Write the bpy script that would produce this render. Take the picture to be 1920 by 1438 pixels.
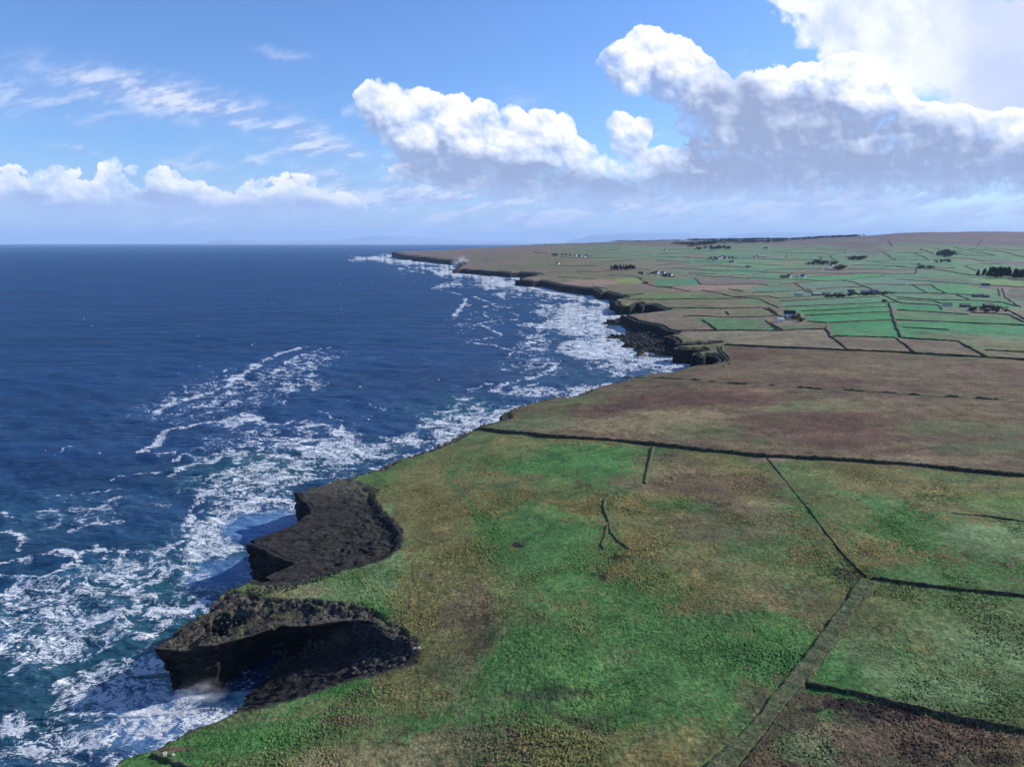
import bpy, math, random, numpy as np
from mathutils import Vector, Matrix
R = math.radians
rng = np.random.default_rng(7)
random.seed(7)
scene = bpy.context.scene
for _o in list(bpy.data.objects):
    bpy.data.objects.remove(_o)

# ------------------------------------------------------------------ camera
CAM_H = 112.0                      # metres above the sea
FOC = 1330.0                       # focal length in photo pixels (1920 wide)
PITCH = math.atan(264.0 / FOC)
cam_data = bpy.data.cameras.new("camera")
cam_data.sensor_width = 36.0
cam_data.lens = 36.0 * FOC / 1920.0
cam_data.clip_start = 1.0
cam_data.clip_end = 400000.0
cam = bpy.data.objects.new("camera", cam_data)
scene.collection.objects.link(cam)
cam.location = (0, 0, CAM_H)
cam.rotation_euler = (math.pi / 2 - PITCH, 0, 0)
scene.camera = cam

# ------------------------------------------------------------------ exposure
scene.view_settings.view_transform = 'Standard'
scene.view_settings.look = 'None'
scene.view_settings.exposure = 0.32
scene.view_settings.gamma = 1.0
scene.cycles.max_bounces = 6
scene.cycles.diffuse_bounces = 2
scene.cycles.glossy_bounces = 2
scene.cycles.volume_bounces = 1
scene.cycles.use_denoising = True
scene.cycles.sample_clamp_direct = 2.5
scene.cycles.sample_clamp_indirect = 1.5
scene.cycles.denoiser = 'OPENIMAGEDENOISE'
scene.cycles.denoising_input_passes = 'RGB_ALBEDO_NORMAL'
scene.cycles.denoising_prefilter = 'ACCURATE'
scene.cycles.transparent_max_bounces = 6

# ------------------------------------------------------------------ sun
SUN_AZ = R(68)                     # to the right of the view direction (+y), clockwise
SUN_EL = R(30)
sun_dir = Vector((math.sin(SUN_AZ) * math.cos(SUN_EL), math.cos(SUN_AZ) * math.cos(SUN_EL), math.sin(SUN_EL)))
sd = bpy.data.lights.new("sun", 'SUN')
sd.energy = 4.6
sd.angle = R(0.5)
sd.color = (1.0, 0.95, 0.88)
sun = bpy.data.objects.new("sun", sd)
scene.collection.objects.link(sun)
sun.rotation_euler = (-sun_dir).to_track_quat('-Z', 'Y').to_euler()

# ------------------------------------------------------------------ node helpers
class NT:
    def __init__(self, tree):
        self.t = tree
    def n(self, typ, ins=None, **props):
        nd = self.t.nodes.new(typ)
        for k, v in props.items():
            setattr(nd, k, v)
        for k, v in (ins or {}).items():
            s = nd.inputs[k]
            if isinstance(v, bpy.types.NodeSocket):
                self.t.links.new(v, s)
            else:
                s.default_value = v
        return nd
    def link(self, a, b):
        self.t.links.new(a, b)
    def m(self, op, a, b=None, c=None, clamp=False):
        ins = {0: a}
        if b is not None: ins[1] = b
        if c is not None: ins[2] = c
        return self.n('ShaderNodeMath', ins, operation=op, use_clamp=clamp).outputs[0]
    def v(self, op, a, b=None):
        ins = {0: a}
        if b is not None: ins[1] = b
        return self.n('ShaderNodeVectorMath', ins, operation=op).outputs[0]
    def mix(self, f, a, b, mode='MIX'):
        nd = self.t.nodes.new('ShaderNodeMix')
        nd.data_type = 'RGBA'; nd.blend_type = mode
        for s, v in ((nd.inputs[0], f), (nd.inputs[6], a), (nd.inputs[7], b)):
            if isinstance(v, bpy.types.NodeSocket): self.t.links.new(v, s)
            else: s.default_value = v if not isinstance(v, tuple) or len(v) == 4 else v + (1,)
        return nd.outputs[2]
    def rng(self, x, a, b, c=0.0, d=1.0, smooth=True):
        return self.n('ShaderNodeMapRange', {0: x, 1: a, 2: b, 3: c, 4: d},
                      interpolation_type='SMOOTHSTEP' if smooth else 'LINEAR', clamp=True).outputs[0]
    def noise(self, vec, scale, detail=4, rough=0.5, dist=0.0, lac=2.0, typ='FBM', out=0):
        return self.n('ShaderNodeTexNoise', {'Vector': vec, 'Scale': scale, 'Detail': detail, 'Roughness': rough,
                                             'Distortion': dist, 'Lacunarity': lac}, noise_type=typ).outputs[out]

def px_dir(u, v):
    """azimuth and elevation of the direction seen at photo pixel u, v"""
    a, b = (u - 960) / FOC, (719 - v) / FOC
    x, y, z = a, math.cos(PITCH) + b * math.sin(PITCH), b * math.cos(PITCH) - math.sin(PITCH)
    return math.atan2(x, y), math.atan2(z, math.hypot(x, y))
# ------------------------------------------------------------------ noise in numpy (used for shapes, cover and clouds)
F = np.float32
def _hash(ix, iy, seed):
    h = (ix.astype(np.int64) * 374761393 + iy.astype(np.int64) * 668265263 + seed * 1442695041) & 0xffffffff
    h = ((h ^ (h >> 13)) * 1274126177) & 0xffffffff
    h = ((h ^ (h >> 16)) * 2246822519) & 0xffffffff
    return ((h ^ (h >> 15)) & 0xffffff).astype(F) / F(0xffffff)
_GT = rng.random((64, 256, 256)).astype(F) * F(2 * math.pi)
_GC, _GS = np.cos(_GT), np.sin(_GT)
_RX, _RY = rng.random((16, 256, 256)).astype(F), rng.random((16, 256, 256)).astype(F)
def pn(x, y, seed=0):
    """gradient noise, about -0.7 .. 0.7"""
    s = seed % 64
    fx, fy = np.floor(x), np.floor(y)
    ix, iy = fx.astype(np.int32) & 255, fy.astype(np.int32) & 255
    dx, dy = (x - fx).astype(F), (y - fy).astype(F)
    u = dx * dx * dx * (dx * (dx * 6 - 15) + 10)
    v = dy * dy * dy * (dy * (dy * 6 - 15) + 10)
    jx, jy = (ix + 1) & 255, (iy + 1) & 255
    c, t = _GC[s], _GS[s]
    a = c[ix, iy] * dx + t[ix, iy] * dy
    b = c[jx, iy] * (dx - 1) + t[jx, iy] * dy
    p = c[ix, jy] * dx + t[ix, jy] * (dy - 1)
    q = c[jx, jy] * (dx - 1) + t[jx, jy] * (dy - 1)
    a += (b - a) * u
    p += (q - p) * u
    return a + (p - a) * v
def fbm(x, y, octv=5, seed=0, gain=0.5, lac=2.03, ridged=False):
    s, amp, tot = 0, 1.0, 0.0
    for o in range(octv):
        n = pn(x, y, seed + o * 7)
        if ridged: n = 0.5 - np.abs(n) * 1.6
        s = s + n * F(amp); tot += amp; amp *= gain
        x, y = x * lac + 17.3, y * lac - 9.1
    return s / F(tot)
def worley(x, y, seed=0):
    """distance to the nearest of scattered points"""
    s = seed % 16
    fx, fy = np.floor(x), np.floor(y)
    ix, iy = fx.astype(np.int32), fy.astype(np.int32)
    dx, dy = (x - fx).astype(F), (y - fy).astype(F)
    best = np.full(np.shape(x), 9.0, F)
    for a in (-1, 0, 1):
        for b in (-1, 0, 1):
            i, j = (ix + a) & 255, (iy + b) & 255
            ex, ey = _RX[s][i, j] + F(a) - dx, _RY[s][i, j] + F(b) - dy
            np.minimum(best, ex * ex + ey * ey, out=best)
    return np.sqrt(best)
def sst(x, a, b):
    t = np.clip((x - a) / (b - a), 0, 1)
    return t * t * (3 - 2 * t)
def lerp(a, b, t):
    return a + (b - a) * t
# ------------------------------------------------------------------ cloud banks, worked out as a field over azimuth and elevation
AZ0, AZ1, EL0, EL1 = R(-52), R(52), R(0.0), R(30.0)
CW, CH = 2700, 780
def cloud_fields():
    az = np.linspace(AZ0, AZ1, CW, dtype=F)[None, :]; el = np.linspace(EL0, EL1, CH, dtype=F)[:, None]
    # position in photo pixels on a picture plane through these directions
    X, Y, Z = np.sin(az) * np.cos(el), np.cos(az) * np.cos(el), np.sin(el) + 0 * az
    yc = Y * math.cos(PITCH) - Z * math.sin(PITCH)
    zc = Y * math.sin(PITCH) + Z * math.cos(PITCH)
    U = (X / yc * FOC + 960).astype(F); V = (719 - zc / yc * FOC).astype(F)
    def ell(u, v, a, b, r=0.0, hard=0.0):
        c, s = math.cos(R(r)), math.sin(R(r))
        dx, dy = U - u, -(V - v)
        d = np.sqrt(((dx * c + dy * s) / a) ** 2 + ((-dx * s + dy * c) / b) ** 2)
        return sst(d, 1.0, hard)
    def dome(u, v, a, b, r=0.0):
        c, s = math.cos(R(r)), math.sin(R(r))
        dx, dy = U - u, -(V - v)
        d2 = ((dx * c + dy * s) / a) ** 2 + ((-dx * s + dy * c) / b) ** 2
        k = np.clip(1 - d2, -0.6, 1)
        return np.where(d2 > 1.55, -20.0, k * (1.6 - 0.6 * k) * min(a, b)).astype(F)
    fy_, fx_ = np.fft.fftfreq(CH)[:, None], np.fft.rfftfreq(CW)[None, :]
    def blur(q, r):
        return np.fft.irfft2(np.fft.rfft2(q) * np.exp(-2 * (math.pi * r) ** 2 * (fx_ ** 2 + fy_ ** 2)), s=q.shape).astype(F)
    CUM = [
        (745, 212, 76, 46, 0), (700, 190, 34, 30, 0), (735, 178, 30, 22, 0), (800, 205, 60, 40, -10), (860, 235, 92, 46, -12), (850, 200, 34, 24, 0), (905, 225, 40, 36, 0),
        (985, 262, 74, 50, -5), (965, 222, 28, 26, 0), (1015, 228, 32, 26, 0), (1048, 245, 34, 34, 0), (1055, 292, 66, 46, 0),
        (1178, 262, 40, 44, 0), (1165, 235, 28, 24, 0), (1205, 245, 24, 24, 0), (1240, 315, 60, 42, 0), (1275, 300, 30, 26, 0), (1060, 328, 250, 42, -4), (905, 290, 150, 46, -18), (1010, 338, 300, 42, -5), (810, 282, 110, 42, -24), (1180, 345, 260, 34, 0), (830, 262, 90, 40, -20),
        (1170, 110, 52, 36, 10), (1213, 80, 40, 34, 0), (1260, 95, 50, 34, -20), (1190, 135, 60, 40, 0), (1275, 140, 80, 62, -20), (1340, 200, 110, 66, -35), (1330, 255, 70, 40, -30),
        (1440, 230, 150, 90, -5), (1430, 150, 60, 30, 10), (1520, 160, 70, 45, 6), (1585, 125, 55, 30, 8), (1620, 165, 90, 55, -10), (1590, 210, 130, 70, 8), (1720, 250, 190, 62, 0),
        (1560, 315, 340, 66, 2), (1870, 250, 70, 34, 8), (1330, 330, 220, 46, 0), (1960, 290, 240, 75, 0), (1800, 300, 240, 70, 0), (2150, 260, 200, 110, 0), (1900, 225, 50, 28, 0),
        (40, 368, 120, 26, 0), (330, 385, 110, 22, 0), (180, 385, 200, 22, 0), (520, 398, 150, 20, 0), (620, 385, 60, 22, -10), (435, 392, 60, 18, 0),
        (15, 332, 34, 15, 0), (90, 352, 56, 24, 0), (110, 335, 34, 18, 0), (205, 330, 22, 26, -30), (195, 315, 12, 12, 0), (249, 325, 13, 11, 0), (150, 370, 110, 24, 0), (215, 350, 26, 18, 0),
        (308, 350, 38, 28, 0), (318, 336, 22, 14, 0), (355, 365, 44, 22, -12), (400, 375, 44, 20, -14), (365, 355, 20, 12, 0), (475, 372, 30, 24, 0), (483, 350, 16, 12, 0), (555, 343, 36, 12, 0), (505, 346, 18, 9, 0), (555, 385, 95, 30, -4),
        (660, 398, 28, 9, -30), (675, 396, 22, 10, 0), (744, 396, 42, 7, 0), (250, 392, 230, 15, 0), (-60, 350, 80, 30, 0), (-220, 330, 120, 60, 0), (-420, 300, 120, 80, 0),
    ]
    sc = 1.0 / 1330.0
    # warp, so that no outline keeps its ellipse
    wx, wy = fbm(U * 0.018, V * 0.018, 4, 3), fbm(U * 0.018 + 40, V * 0.018, 4, 5)
    U0, V0 = U, V
    U = U0 + wx * 26; V = V0 + wy * 20
    H = np.full_like(U, -20.0)
    for c in CUM:
        k_ = 1.0 if c[0] > 700 else 1.32
        H = np.maximum(H, dome(c[0], c[1] - (k_ - 1) * 14, c[2] * (1 + (k_ - 1) * .3), c[3] * k_, c[4]))
    near = sst(V0, 330, 260)                                   # clouds nearer overhead have larger billows
    def billow(f, sd_):
        qx, qy = (U0 + wx * 14) * f, (V0 + wy * 14) * f
        qx = qx + fbm(qx * .8, qy * .8, 3, 9 + sd_) * .55; qy = qy + fbm(qx * .8, qy * .8, 3, 15 + sd_) * .55
        return 0.62 - worley(qx, qy, sd_)
    big = billow(0.017, 1) * 26 * near + billow(0.034, 2) * (15 * near + 9 * (1 - near))
    mid = billow(0.072, 3) * 9 + billow(0.15, 4) * 4.5
    fine = fbm(U0 * 0.10, V0 * 0.10, 5, 21, 0.6) * 9
    deep = np.clip(H / 30.0 + .5, 0.35, 1.0)
    D = H * 0.40 + (big * 0.95 + mid * 1.15 + fine * 1.2) * deep - 3.0
    U, V = U0, V0
    pxs = (AZ1 - AZ0) / CW * 1330
    # light from the upper right, gathered over several sizes of billow
    nl = 0
    for r_, w in ((1.2, .22), (4, .38), (11, .45), (26, .35)):
        gy, gx = np.gradient(blur(D, r_))
        nl = nl + w * np.tanh((gx * -0.40 + gy * -0.78) / pxs * (1.2 + r_ * 0.06))
    occ = 0
    Db = blur(D, 3)
    for k, w in ((8, .25), (18, .3), (36, .3), (60, .25)):
        sh = np.roll(np.roll(Db, -int(k * 0.85), 0), -int(k * 0.4), 1)
        occ = occ + w * np.clip((sh - Db) / (k * 0.8 + 5), -0.6, 1.0)
    edge = fbm(U * 0.06, V * 0.06, 6, 33, 0.62)
    D = np.where(H < -12, np.minimum(D, -12.0), D)
    alpha = sst(D + edge * 6, 0.0, 5.0)
    wisp = sst(D + edge * 26, -3.0, 12.0) * sst(H, -9, 4)
    soft_ = sst(fbm(U * .011, V * .011, 3, 90), -.05, .2)      # some edges fray, others stay crisp
    gyb = np.gradient(blur(D, 9))[0] / pxs
    under_ = sst(gyb, -.05, .7)
    alpha = lerp(alpha, sst(D + edge * 34 + fbm(U * .02, V * .035, 5, 37, .6) * 30, -4.0, 46), under_ * .45)
    alpha = np.clip(np.maximum(alpha * lerp(1.0, sst(D + edge * 20, -3, 30), soft_ * .75), wisp * 0.5), 0, 1)
    DARK = [(1400, 195, 150, 60, -25), (1500, 200, 120, 40, 0), (980, 320, 160, 26, -8), (1720, 235, 150, 30, 0), (300, 400, 300, 16, 0), (1620, 300, 430, 62, 0), (1300, 352, 420, 38, 3), (1420, 240, 170, 62, -20), (880, 325, 200, 42, -12), (1100, 350, 200, 30, -3),
            (420, 402, 360, 24, 0), (130, 394, 180, 22, 0), (300, 372, 60, 18, 0), (560, 385, 80, 20, 0), (60, 372, 60, 14, 0), (1850, 330, 240, 50, 0), (1570, 235, 170, 50, 0), (600, 402, 100, 20, 0), (1760, 270, 160, 45, 0),
            (1350, 290, 160, 50, -10), (330, 378, 60, 14, -10), (1240, 215, 60, 40, -35)]
    dk = 0
    for c in DARK: dk = np.maximum(dk, ell(c[0], c[1], c[2] * 1.25, c[3] * 1.4, c[4], 0.1))
    base = fbm(U * 0.012, V * 0.02, 6, 44, 0.6)
    dk = np.clip(dk * 1.15 + base * 0.9 * (dk > 0.02), 0, 1)
    soft = 1 - dk * 0.6
    tex = fbm(U * .018, V * .024, 5, 70, .48)
    puff = (big * .013 * (1 - .5 * dk) + mid * .016 * (1 - .85 * dk))
    lit = 0.56 + nl * 0.30 * soft - np.clip(occ, 0, 1) * 0.42 * (1 - .5 * dk) + np.clip(-occ, 0, 1) * .12 - dk * 0.62 + tex * 0.66 + puff
    rim = sst(D, 14, 1) * (1 - dk) * 0.10
    lit = np.clip(lit + rim, 0, 1.15)
    # colours for a Background strength of 1
    dc = lerp(np.array([.27, .335, .54], F), np.array([.33, .42, .70], F), sst(V, 330, 400)[..., None])
    mc = np.array([.60, .675, .87], F); wc = np.array([.95, .965, 1.0], F)
    L = lit[..., None]
    ccol = np.where(L < .5, lerp(dc, mc, np.clip((L + .05) / .55, 0, 1)), lerp(mc, wc, np.clip((L - .5) / .5, 0, 1)))
    faint = sst(V, 345, 425)[..., None]
    ccol = lerp(ccol, np.array([.43, .55, .86], F), faint * .45)
    # veils and streaks
    VEIL = [
        (300, 178, 330, 36, -12, 1.0), (420, 205, 160, 28, -14, 1.1), (250, 160, 130, 28, -6, 1.0), (560, 245, 190, 24, -16, 0.75), (80, 185, 230, 40, -8, 0.55), (145, 281, 75, 7, -7, 0.8),
        (400, 315, 140, 13, -8, 0.6), (620, 290, 200, 36, -14, 0.95), (530, 100, 60, 11, -6, 0.40), (535, 197, 18, 8, 0, 0.7), (578, 203, 15, 10, 0, 0.9),
        (975, 185, 70, 18, -8, 0.25), (650, 350, 320, 60, -10, 0.9), (840, 375, 300, 70, -6, 1.15), (1240, 255, 45, 7, 0, 0.5), (1400, 125, 70, 24, 0, 0.25), (655, 205, 16, 14, 0, 0.4),
        (1500, 400, 640, 50, 0, 1.25), (900, 420, 500, 40, 0, 1.0), (300, 420, 460, 22, 0, 0.7), (1200, 385, 500, 45, 0, 1.1), (1750, 385, 420, 40, 0, 1.3), (2300, 300, 700, 250, 0, 1.0), (-300, 300, 300, 60, 5, .4),
    ]
    U, V = U0 + wx * 40, V0 + wy * 22
    vm = 0
    for c in VEIL:
        e = ell(c[0], c[1], c[2] * 1.2, c[3] * 1.6, c[4]) * c[5]
        vm = np.maximum(vm, e)
    U, V = U0, V0
    t = U * 0.978 + V * -0.21; q = U * 0.21 + V * 0.978
    st = fbm(t * 0.006, q * 0.030, 7, 52, 0.58)
    st2 = fbm(t * 0.016, q * 0.05, 6, 58, 0.6)
    va = np.clip(vm * lerp(sst(st, -0.55, 0.38), sst(st, -0.26, 0.24), sst(V, 260, 340)) * (1.25 + .6 * st2), 0, 1)
    vcol = lerp(np.array([.32, .42, .72], F), np.array([.72, .77, .93], F), sst(st2 + st * .7, -0.16, 0.26)[..., None])
    vcol = lerp(vcol, np.array([.50, .60, .86], F), sst(U, 1100, 1500)[..., None] * sst(V, 350, 380)[..., None] * .4)
    # tall bright veil, upper right
    U, V = U0 + wx * 60, V0 + wy * 60
    hv = np.maximum(np.maximum(ell(1760, 60, 330, 190, -18, .3), ell(1930, 130, 300, 200, 0, .3)), np.maximum(ell(1490, 10, 80, 55, -35, .2), ell(1560, 50, 120, 90, -40, .2)))
    hv = np.maximum(hv, ell(2200, 0, 400, 400, 0, .2))
    U, V = U0, V0
    hn = fbm(U * 0.009, V * 0.009, 7, 61, 0.6)
    ha = sst(hv + hn * 0.75, 0.20, 0.80)
    hb = fbm(U * 0.006 + 5, V * 0.006, 5, 66, 0.55)
    hcol = lerp(np.array([.56, .65, .88], F), np.array([.92, .94, 1.0], F), sst(hb + hn * .5 + sst(U, 1900, 1500) * .25, -0.22, 0.36)[..., None])
    hcol = lerp(hcol, np.array([.56, .63, .85], F), (sst(U, 1680, 1900) * .8)[..., None])
    # stack the layers into one colour and one cover
    col = np.zeros((CH, CW, 3), F); a = np.zeros((CH, CW), F)
    def over(c, al):
        nonlocal col, a
        na = al + a * (1 - al)
        col = np.where(na[..., None] > 1e-4, (c * al[..., None] + col * (a * (1 - al))[..., None]) / np.maximum(na, 1e-4)[..., None], c)
        a = na
    over(vcol, va * .86)
    over(hcol, ha * .95)
    over(ccol, alpha * sst(V, 432, 405) * .985)
    # milky air on the horizon
    over(np.broadcast_to(np.array([.37, .50, .84], F), col.shape), sst(el + 0 * az, R(6.5), R(-1.0)).astype(F) * .80)
    return col, a
ccol_, calpha_ = cloud_fields()

# ------------------------------------------------------------------ world: Nishita sky behind the cloud banks
world = bpy.data.worlds.new("World")
scene.world = world
world.use_nodes = True
wt = world.node_tree
wt.nodes.clear()
W = NT(wt)
cimg = bpy.data.images.new("cloud_field", CW, CH, alpha=True, float_buffer=True)
cimg.colorspace_settings.name = 'Non-Color'
cimg.alpha_mode = 'CHANNEL_PACKED'
cimg.pixels.foreach_set(np.concatenate([ccol_ * 0.93, calpha_[..., None]], 2).astype(F).ravel())
cimg.update()
del ccol_, calpha_
geo = W.n('ShaderNodeTexCoord').outputs['Generated']
sx = W.n('ShaderNodeSeparateXYZ', {0: geo})
az = W.m('ARCTAN2', sx.outputs[0], sx.outputs[1])
hyp = W.m('SQRT', W.m('ADD', W.m('MULTIPLY', sx.outputs[0], sx.outputs[0]), W.m('MULTIPLY', sx.outputs[1], sx.outputs[1])))
el = W.m('ARCTAN2', sx.outputs[2], hyp)
uv = W.n('ShaderNodeCombineXYZ', {0: W.rng(az, AZ0, AZ1, 0.0, 1.0, False), 1: W.rng(el, EL0, EL1, 0.002, 1.0, False), 2: 0.0}).outputs[0]
it = W.n('ShaderNodeTexImage', {0: uv}, interpolation='Linear', extension='EXTEND')
it.image = cimg
sky = W.n('ShaderNodeTexSky', sky_type='NISHITA', sun_disc=False, sun_elevation=SUN_EL, sun_rotation=SUN_AZ,
          altitude=100.0, air_density=1.0, dust_density=0.4, ozone_density=3.0).outputs[0]
sky = W.mix(1.0, sky, (0.80, 1.02, 1.42, 1), 'MULTIPLY')
SKY_ST = 0.10
ccl = W.mix(1.0, it.outputs[0], (1 / SKY_ST, 1 / SKY_ST, 1 / SKY_ST, 1), 'MULTIPLY')
inside = W.m('MULTIPLY', W.rng(W.m('ABSOLUTE', az), R(51.5), R(46)), W.rng(el, R(29.5), R(26)))
c1 = W.mix(W.m('MULTIPLY', it.outputs[1], inside), sky, ccl)
# scattered cloud in the rest of the sky
rest = W.rng(W.noise(W.v('MULTIPLY', geo, (1, 1, 1.6)), 2.2, 5, 0.6), 0.56, 0.68)
outside = W.m('SUBTRACT', 1.0, inside)
c2 = W.mix(W.m('MULTIPLY', W.m('MULTIPLY', rest, outside), W.rng(el, 0.02, 0.1)), c1, (3.6, 4.6, 7.0, 1))
bg = W.n('ShaderNodeBackground', {0: c2, 1: SKY_ST})
wo = W.n('ShaderNodeOutputWorld')
W.link(bg.outputs[0], wo.inputs[0])
world.cycles.sampling_method = 'MANUAL'
world.cycles.sample_map_resolution = 512
# ------------------------------------------------------------------ where a photo pixel lies in the world
CP, SP = math.cos(PITCH), math.sin(PITCH)
def down(v):
    """tangent of the angle below the horizon for photo row v (straight ahead)"""
    b = (v - 719.0) / FOC
    return (SP + b * CP) / (CP - b * SP)
def UZ(u, v, z):
    """world x, y of the point at height z seen at photo pixel u, v"""
    u, v, z = np.asarray(u, float), np.asarray(v, float), np.asarray(z, float)
    y = (CAM_H - z) / down(v)
    dep = y * CP + (CAM_H - z) * SP
    return (u - 960.0) / FOC * dep, y

# height of the cliff edge with distance
def zc(y):
    return np.interp(y, [0, 400, 700, 1200, 2700, 3500, 4650, 5300, 5700, 9000], [13, 13, 14, 15, 15.5, 20, 28, 38, 42, 30])
def edge(pts):
    out = []
    for p in pts:
        if len(p) == 3:
            x, y = UZ(p[0], p[1], p[2])
        else:
            z = 13.0
            for _ in range(8):
                x, y = UZ(p[0], p[1], z); z = float(zc(y))
        out.append((float(x), float(y)))
    return out

COAST = {}
COAST['near_left'] = [(-60, 1640), (60, 1520), (200, 1437), (232, 1416), (262, 1405), (290, 1397), (312, 1385), (345, 1370), (378, 1354), (404, 1345), (428, 1336)]
CAVE_SEA = [(-72, 152), (-82, 158), (-80, 176), (-70, 176)]   # the slab runs down under the sea inside this
COAST['headland'] = [(560, 1178, 13), (520, 1178, 13), (480, 1191, 13), (440, 1204, 13), (405, 1212, 13), (360, 1211, 13), (320, 1214, 13), (287, 1218, 12),
                     (298, 1204, 12.5), (322, 1189), (336, 1171), (352, 1160), (380, 1147), (397, 1139), (402, 1124), (420, 1105), (437, 1099), (458, 1091), (478, 1085)]
COAST['slab_face'] = [(498, 1083), (512, 1072), (542, 1060), (549, 1053), (532, 1049), (515, 1043), (495, 1030), (478, 1024), (463, 1019)]
COAST['slab_back'] = [(472, 1012), (490, 1005), (512, 998), (535, 990), (552, 981), (566, 972), (583, 962), (582, 953), (575, 944), (565, 937), (552, 921)]
COAST['middle'] = [(575, 916), (600, 912), (625, 902), (650, 893), (675, 885), (700, 879), (722, 870), (742, 861), (765, 854), (790, 846), (812, 838), (825, 832), (848, 820),
                   (868, 810), (885, 804), (905, 795), (925, 789), (944, 783), (937, 775), (950, 769), (968, 763), (985, 759), (1005, 752), (1030, 744), (1052, 741),
                   (1066, 744), (1085, 737), (1105, 729), (1130, 722), (1158, 715), (1170, 711), (1185, 708), (1215, 702), (1245, 697), (1270, 693), (1288, 688)]
COAST['cove'] = [(1302, 685), (1325, 683), (1343, 679), (1348, 672), (1340, 667), (1326, 665), (1320, 670), (1312, 668), (1306, 664), (1296, 664), (1300, 659), (1322, 657), (1318, 654),
                 (1290, 655), (1262, 653), (1268, 648), (1310, 645), (1346, 643), (1330, 642), (1290, 643), (1264, 644), (1270, 640), (1262, 634), (1246, 630),
                 (1262, 626), (1268, 622), (1250, 619), (1236, 612), (1224, 609), (1205, 605), (1188, 601), (1176, 596), (1163, 590)]
COAST['inlet'] = [(1180, 589), (1210, 587), (1238, 583), (1246, 580), (1238, 577), (1228, 571), (1214, 571), (1208, 574), (1200, 568), (1190, 568), (1180, 573), (1160, 573), (1152, 572), (1150, 566), (1143, 564)]
COAST['far_a'] = [(1150, 561), (1166, 558), (1170, 556), (1155, 552), (1138, 547), (1124, 548), (1112, 541), (1095, 540), (1075, 537), (1050, 534), (1032, 530), (1015, 526), (1000, 527), (985, 525), (966, 525)]
COAST['far_b'] = [(975, 521), (992, 518), (1010, 515), (1000, 513), (975, 511), (955, 512), (935, 509), (915, 509), (895, 506), (880, 506), (868, 504), (848, 505)]
COAST['far_c'] = [(856, 500), (864, 496), (860, 490), (845, 488), (825, 487), (800, 483), (785, 482), (773, 482)]
COAST['far_d'] = [(778, 478.5), (765, 477), (750, 475.5), (742, 474), (735, 472.2)]
BEHIND = [(-700, 7200), (-100, 8200), (1500, 9300), (5000, 11500), (12500, 12500), (12500, 60), (12500, -60), (60, -60), (-60, 20)]

def resample(poly, seed=0, wob=0.0, k=0.02):
    """subdivide a polyline in proportion to its distance and roughen it"""
    out = []
    for (x0, y0), (x1, y1) in zip(poly[:-1], poly[1:]):
        L = math.hypot(x1 - x0, y1 - y0); r = max(60.0, math.hypot(x0, y0))
        n = max(1, int(L / max(1.2, r * k)))
        for i in range(n):
            t = i / n
            out.append((x0 + (x1 - x0) * t, y0 + (y1 - y0) * t))
    out.append(poly[-1])
    a = np.array(out)
    if wob:
        rr = np.hypot(a[:, 0], a[:, 1])
        s = np.clip(rr * 0.03, 5, 60)
        amp = np.clip(rr * 0.006, 0.9, 9) * wob
        nx = fbm(a[:, 0] / s + 3, a[:, 1] / s, 3, 11 + seed) * amp * 2
        ny = fbm(a[:, 0] / s - 8, a[:, 1] / s, 3, 14 + seed) * amp * 2
        f = np.ones(len(a)); f[0] = f[-1] = 0
        a = a + np.stack([nx, ny], 1) * f[:, None]
    return a

EDGE = {k: edge(v) for k, v in COAST.items()}
# the undercut front of the headland: the solid ground stands back from its rim
ridge = EDGE['headland'][:8]
EDGE_LINES = {}
for i_, k_ in enumerate(COAST):
    EDGE_LINES[k_] = resample(EDGE[k_], i_, 1.0 if k_ not in ('headland', 'slab_face', 'near_left') else 0.5)
_hl = EDGE_LINES['headland'].copy()
land_poly = np.concatenate([EDGE_LINES['near_left'], np.array(CAVE_SEA), _hl] + [EDGE_LINES[k] for k in list(COAST)[2:]] + [np.array(BEHIND)])
# push the front of the headland back (the rock above overhangs it)
_n0 = len(EDGE_LINES['near_left']) + len(CAVE_SEA)
for i in range(len(_hl)):
    x, y = land_poly[_n0 + i]
    if y < 174 and x > -90:
        land_poly[_n0 + i, 1] = y + 9.0 * sst(x, -91, -80)

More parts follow.
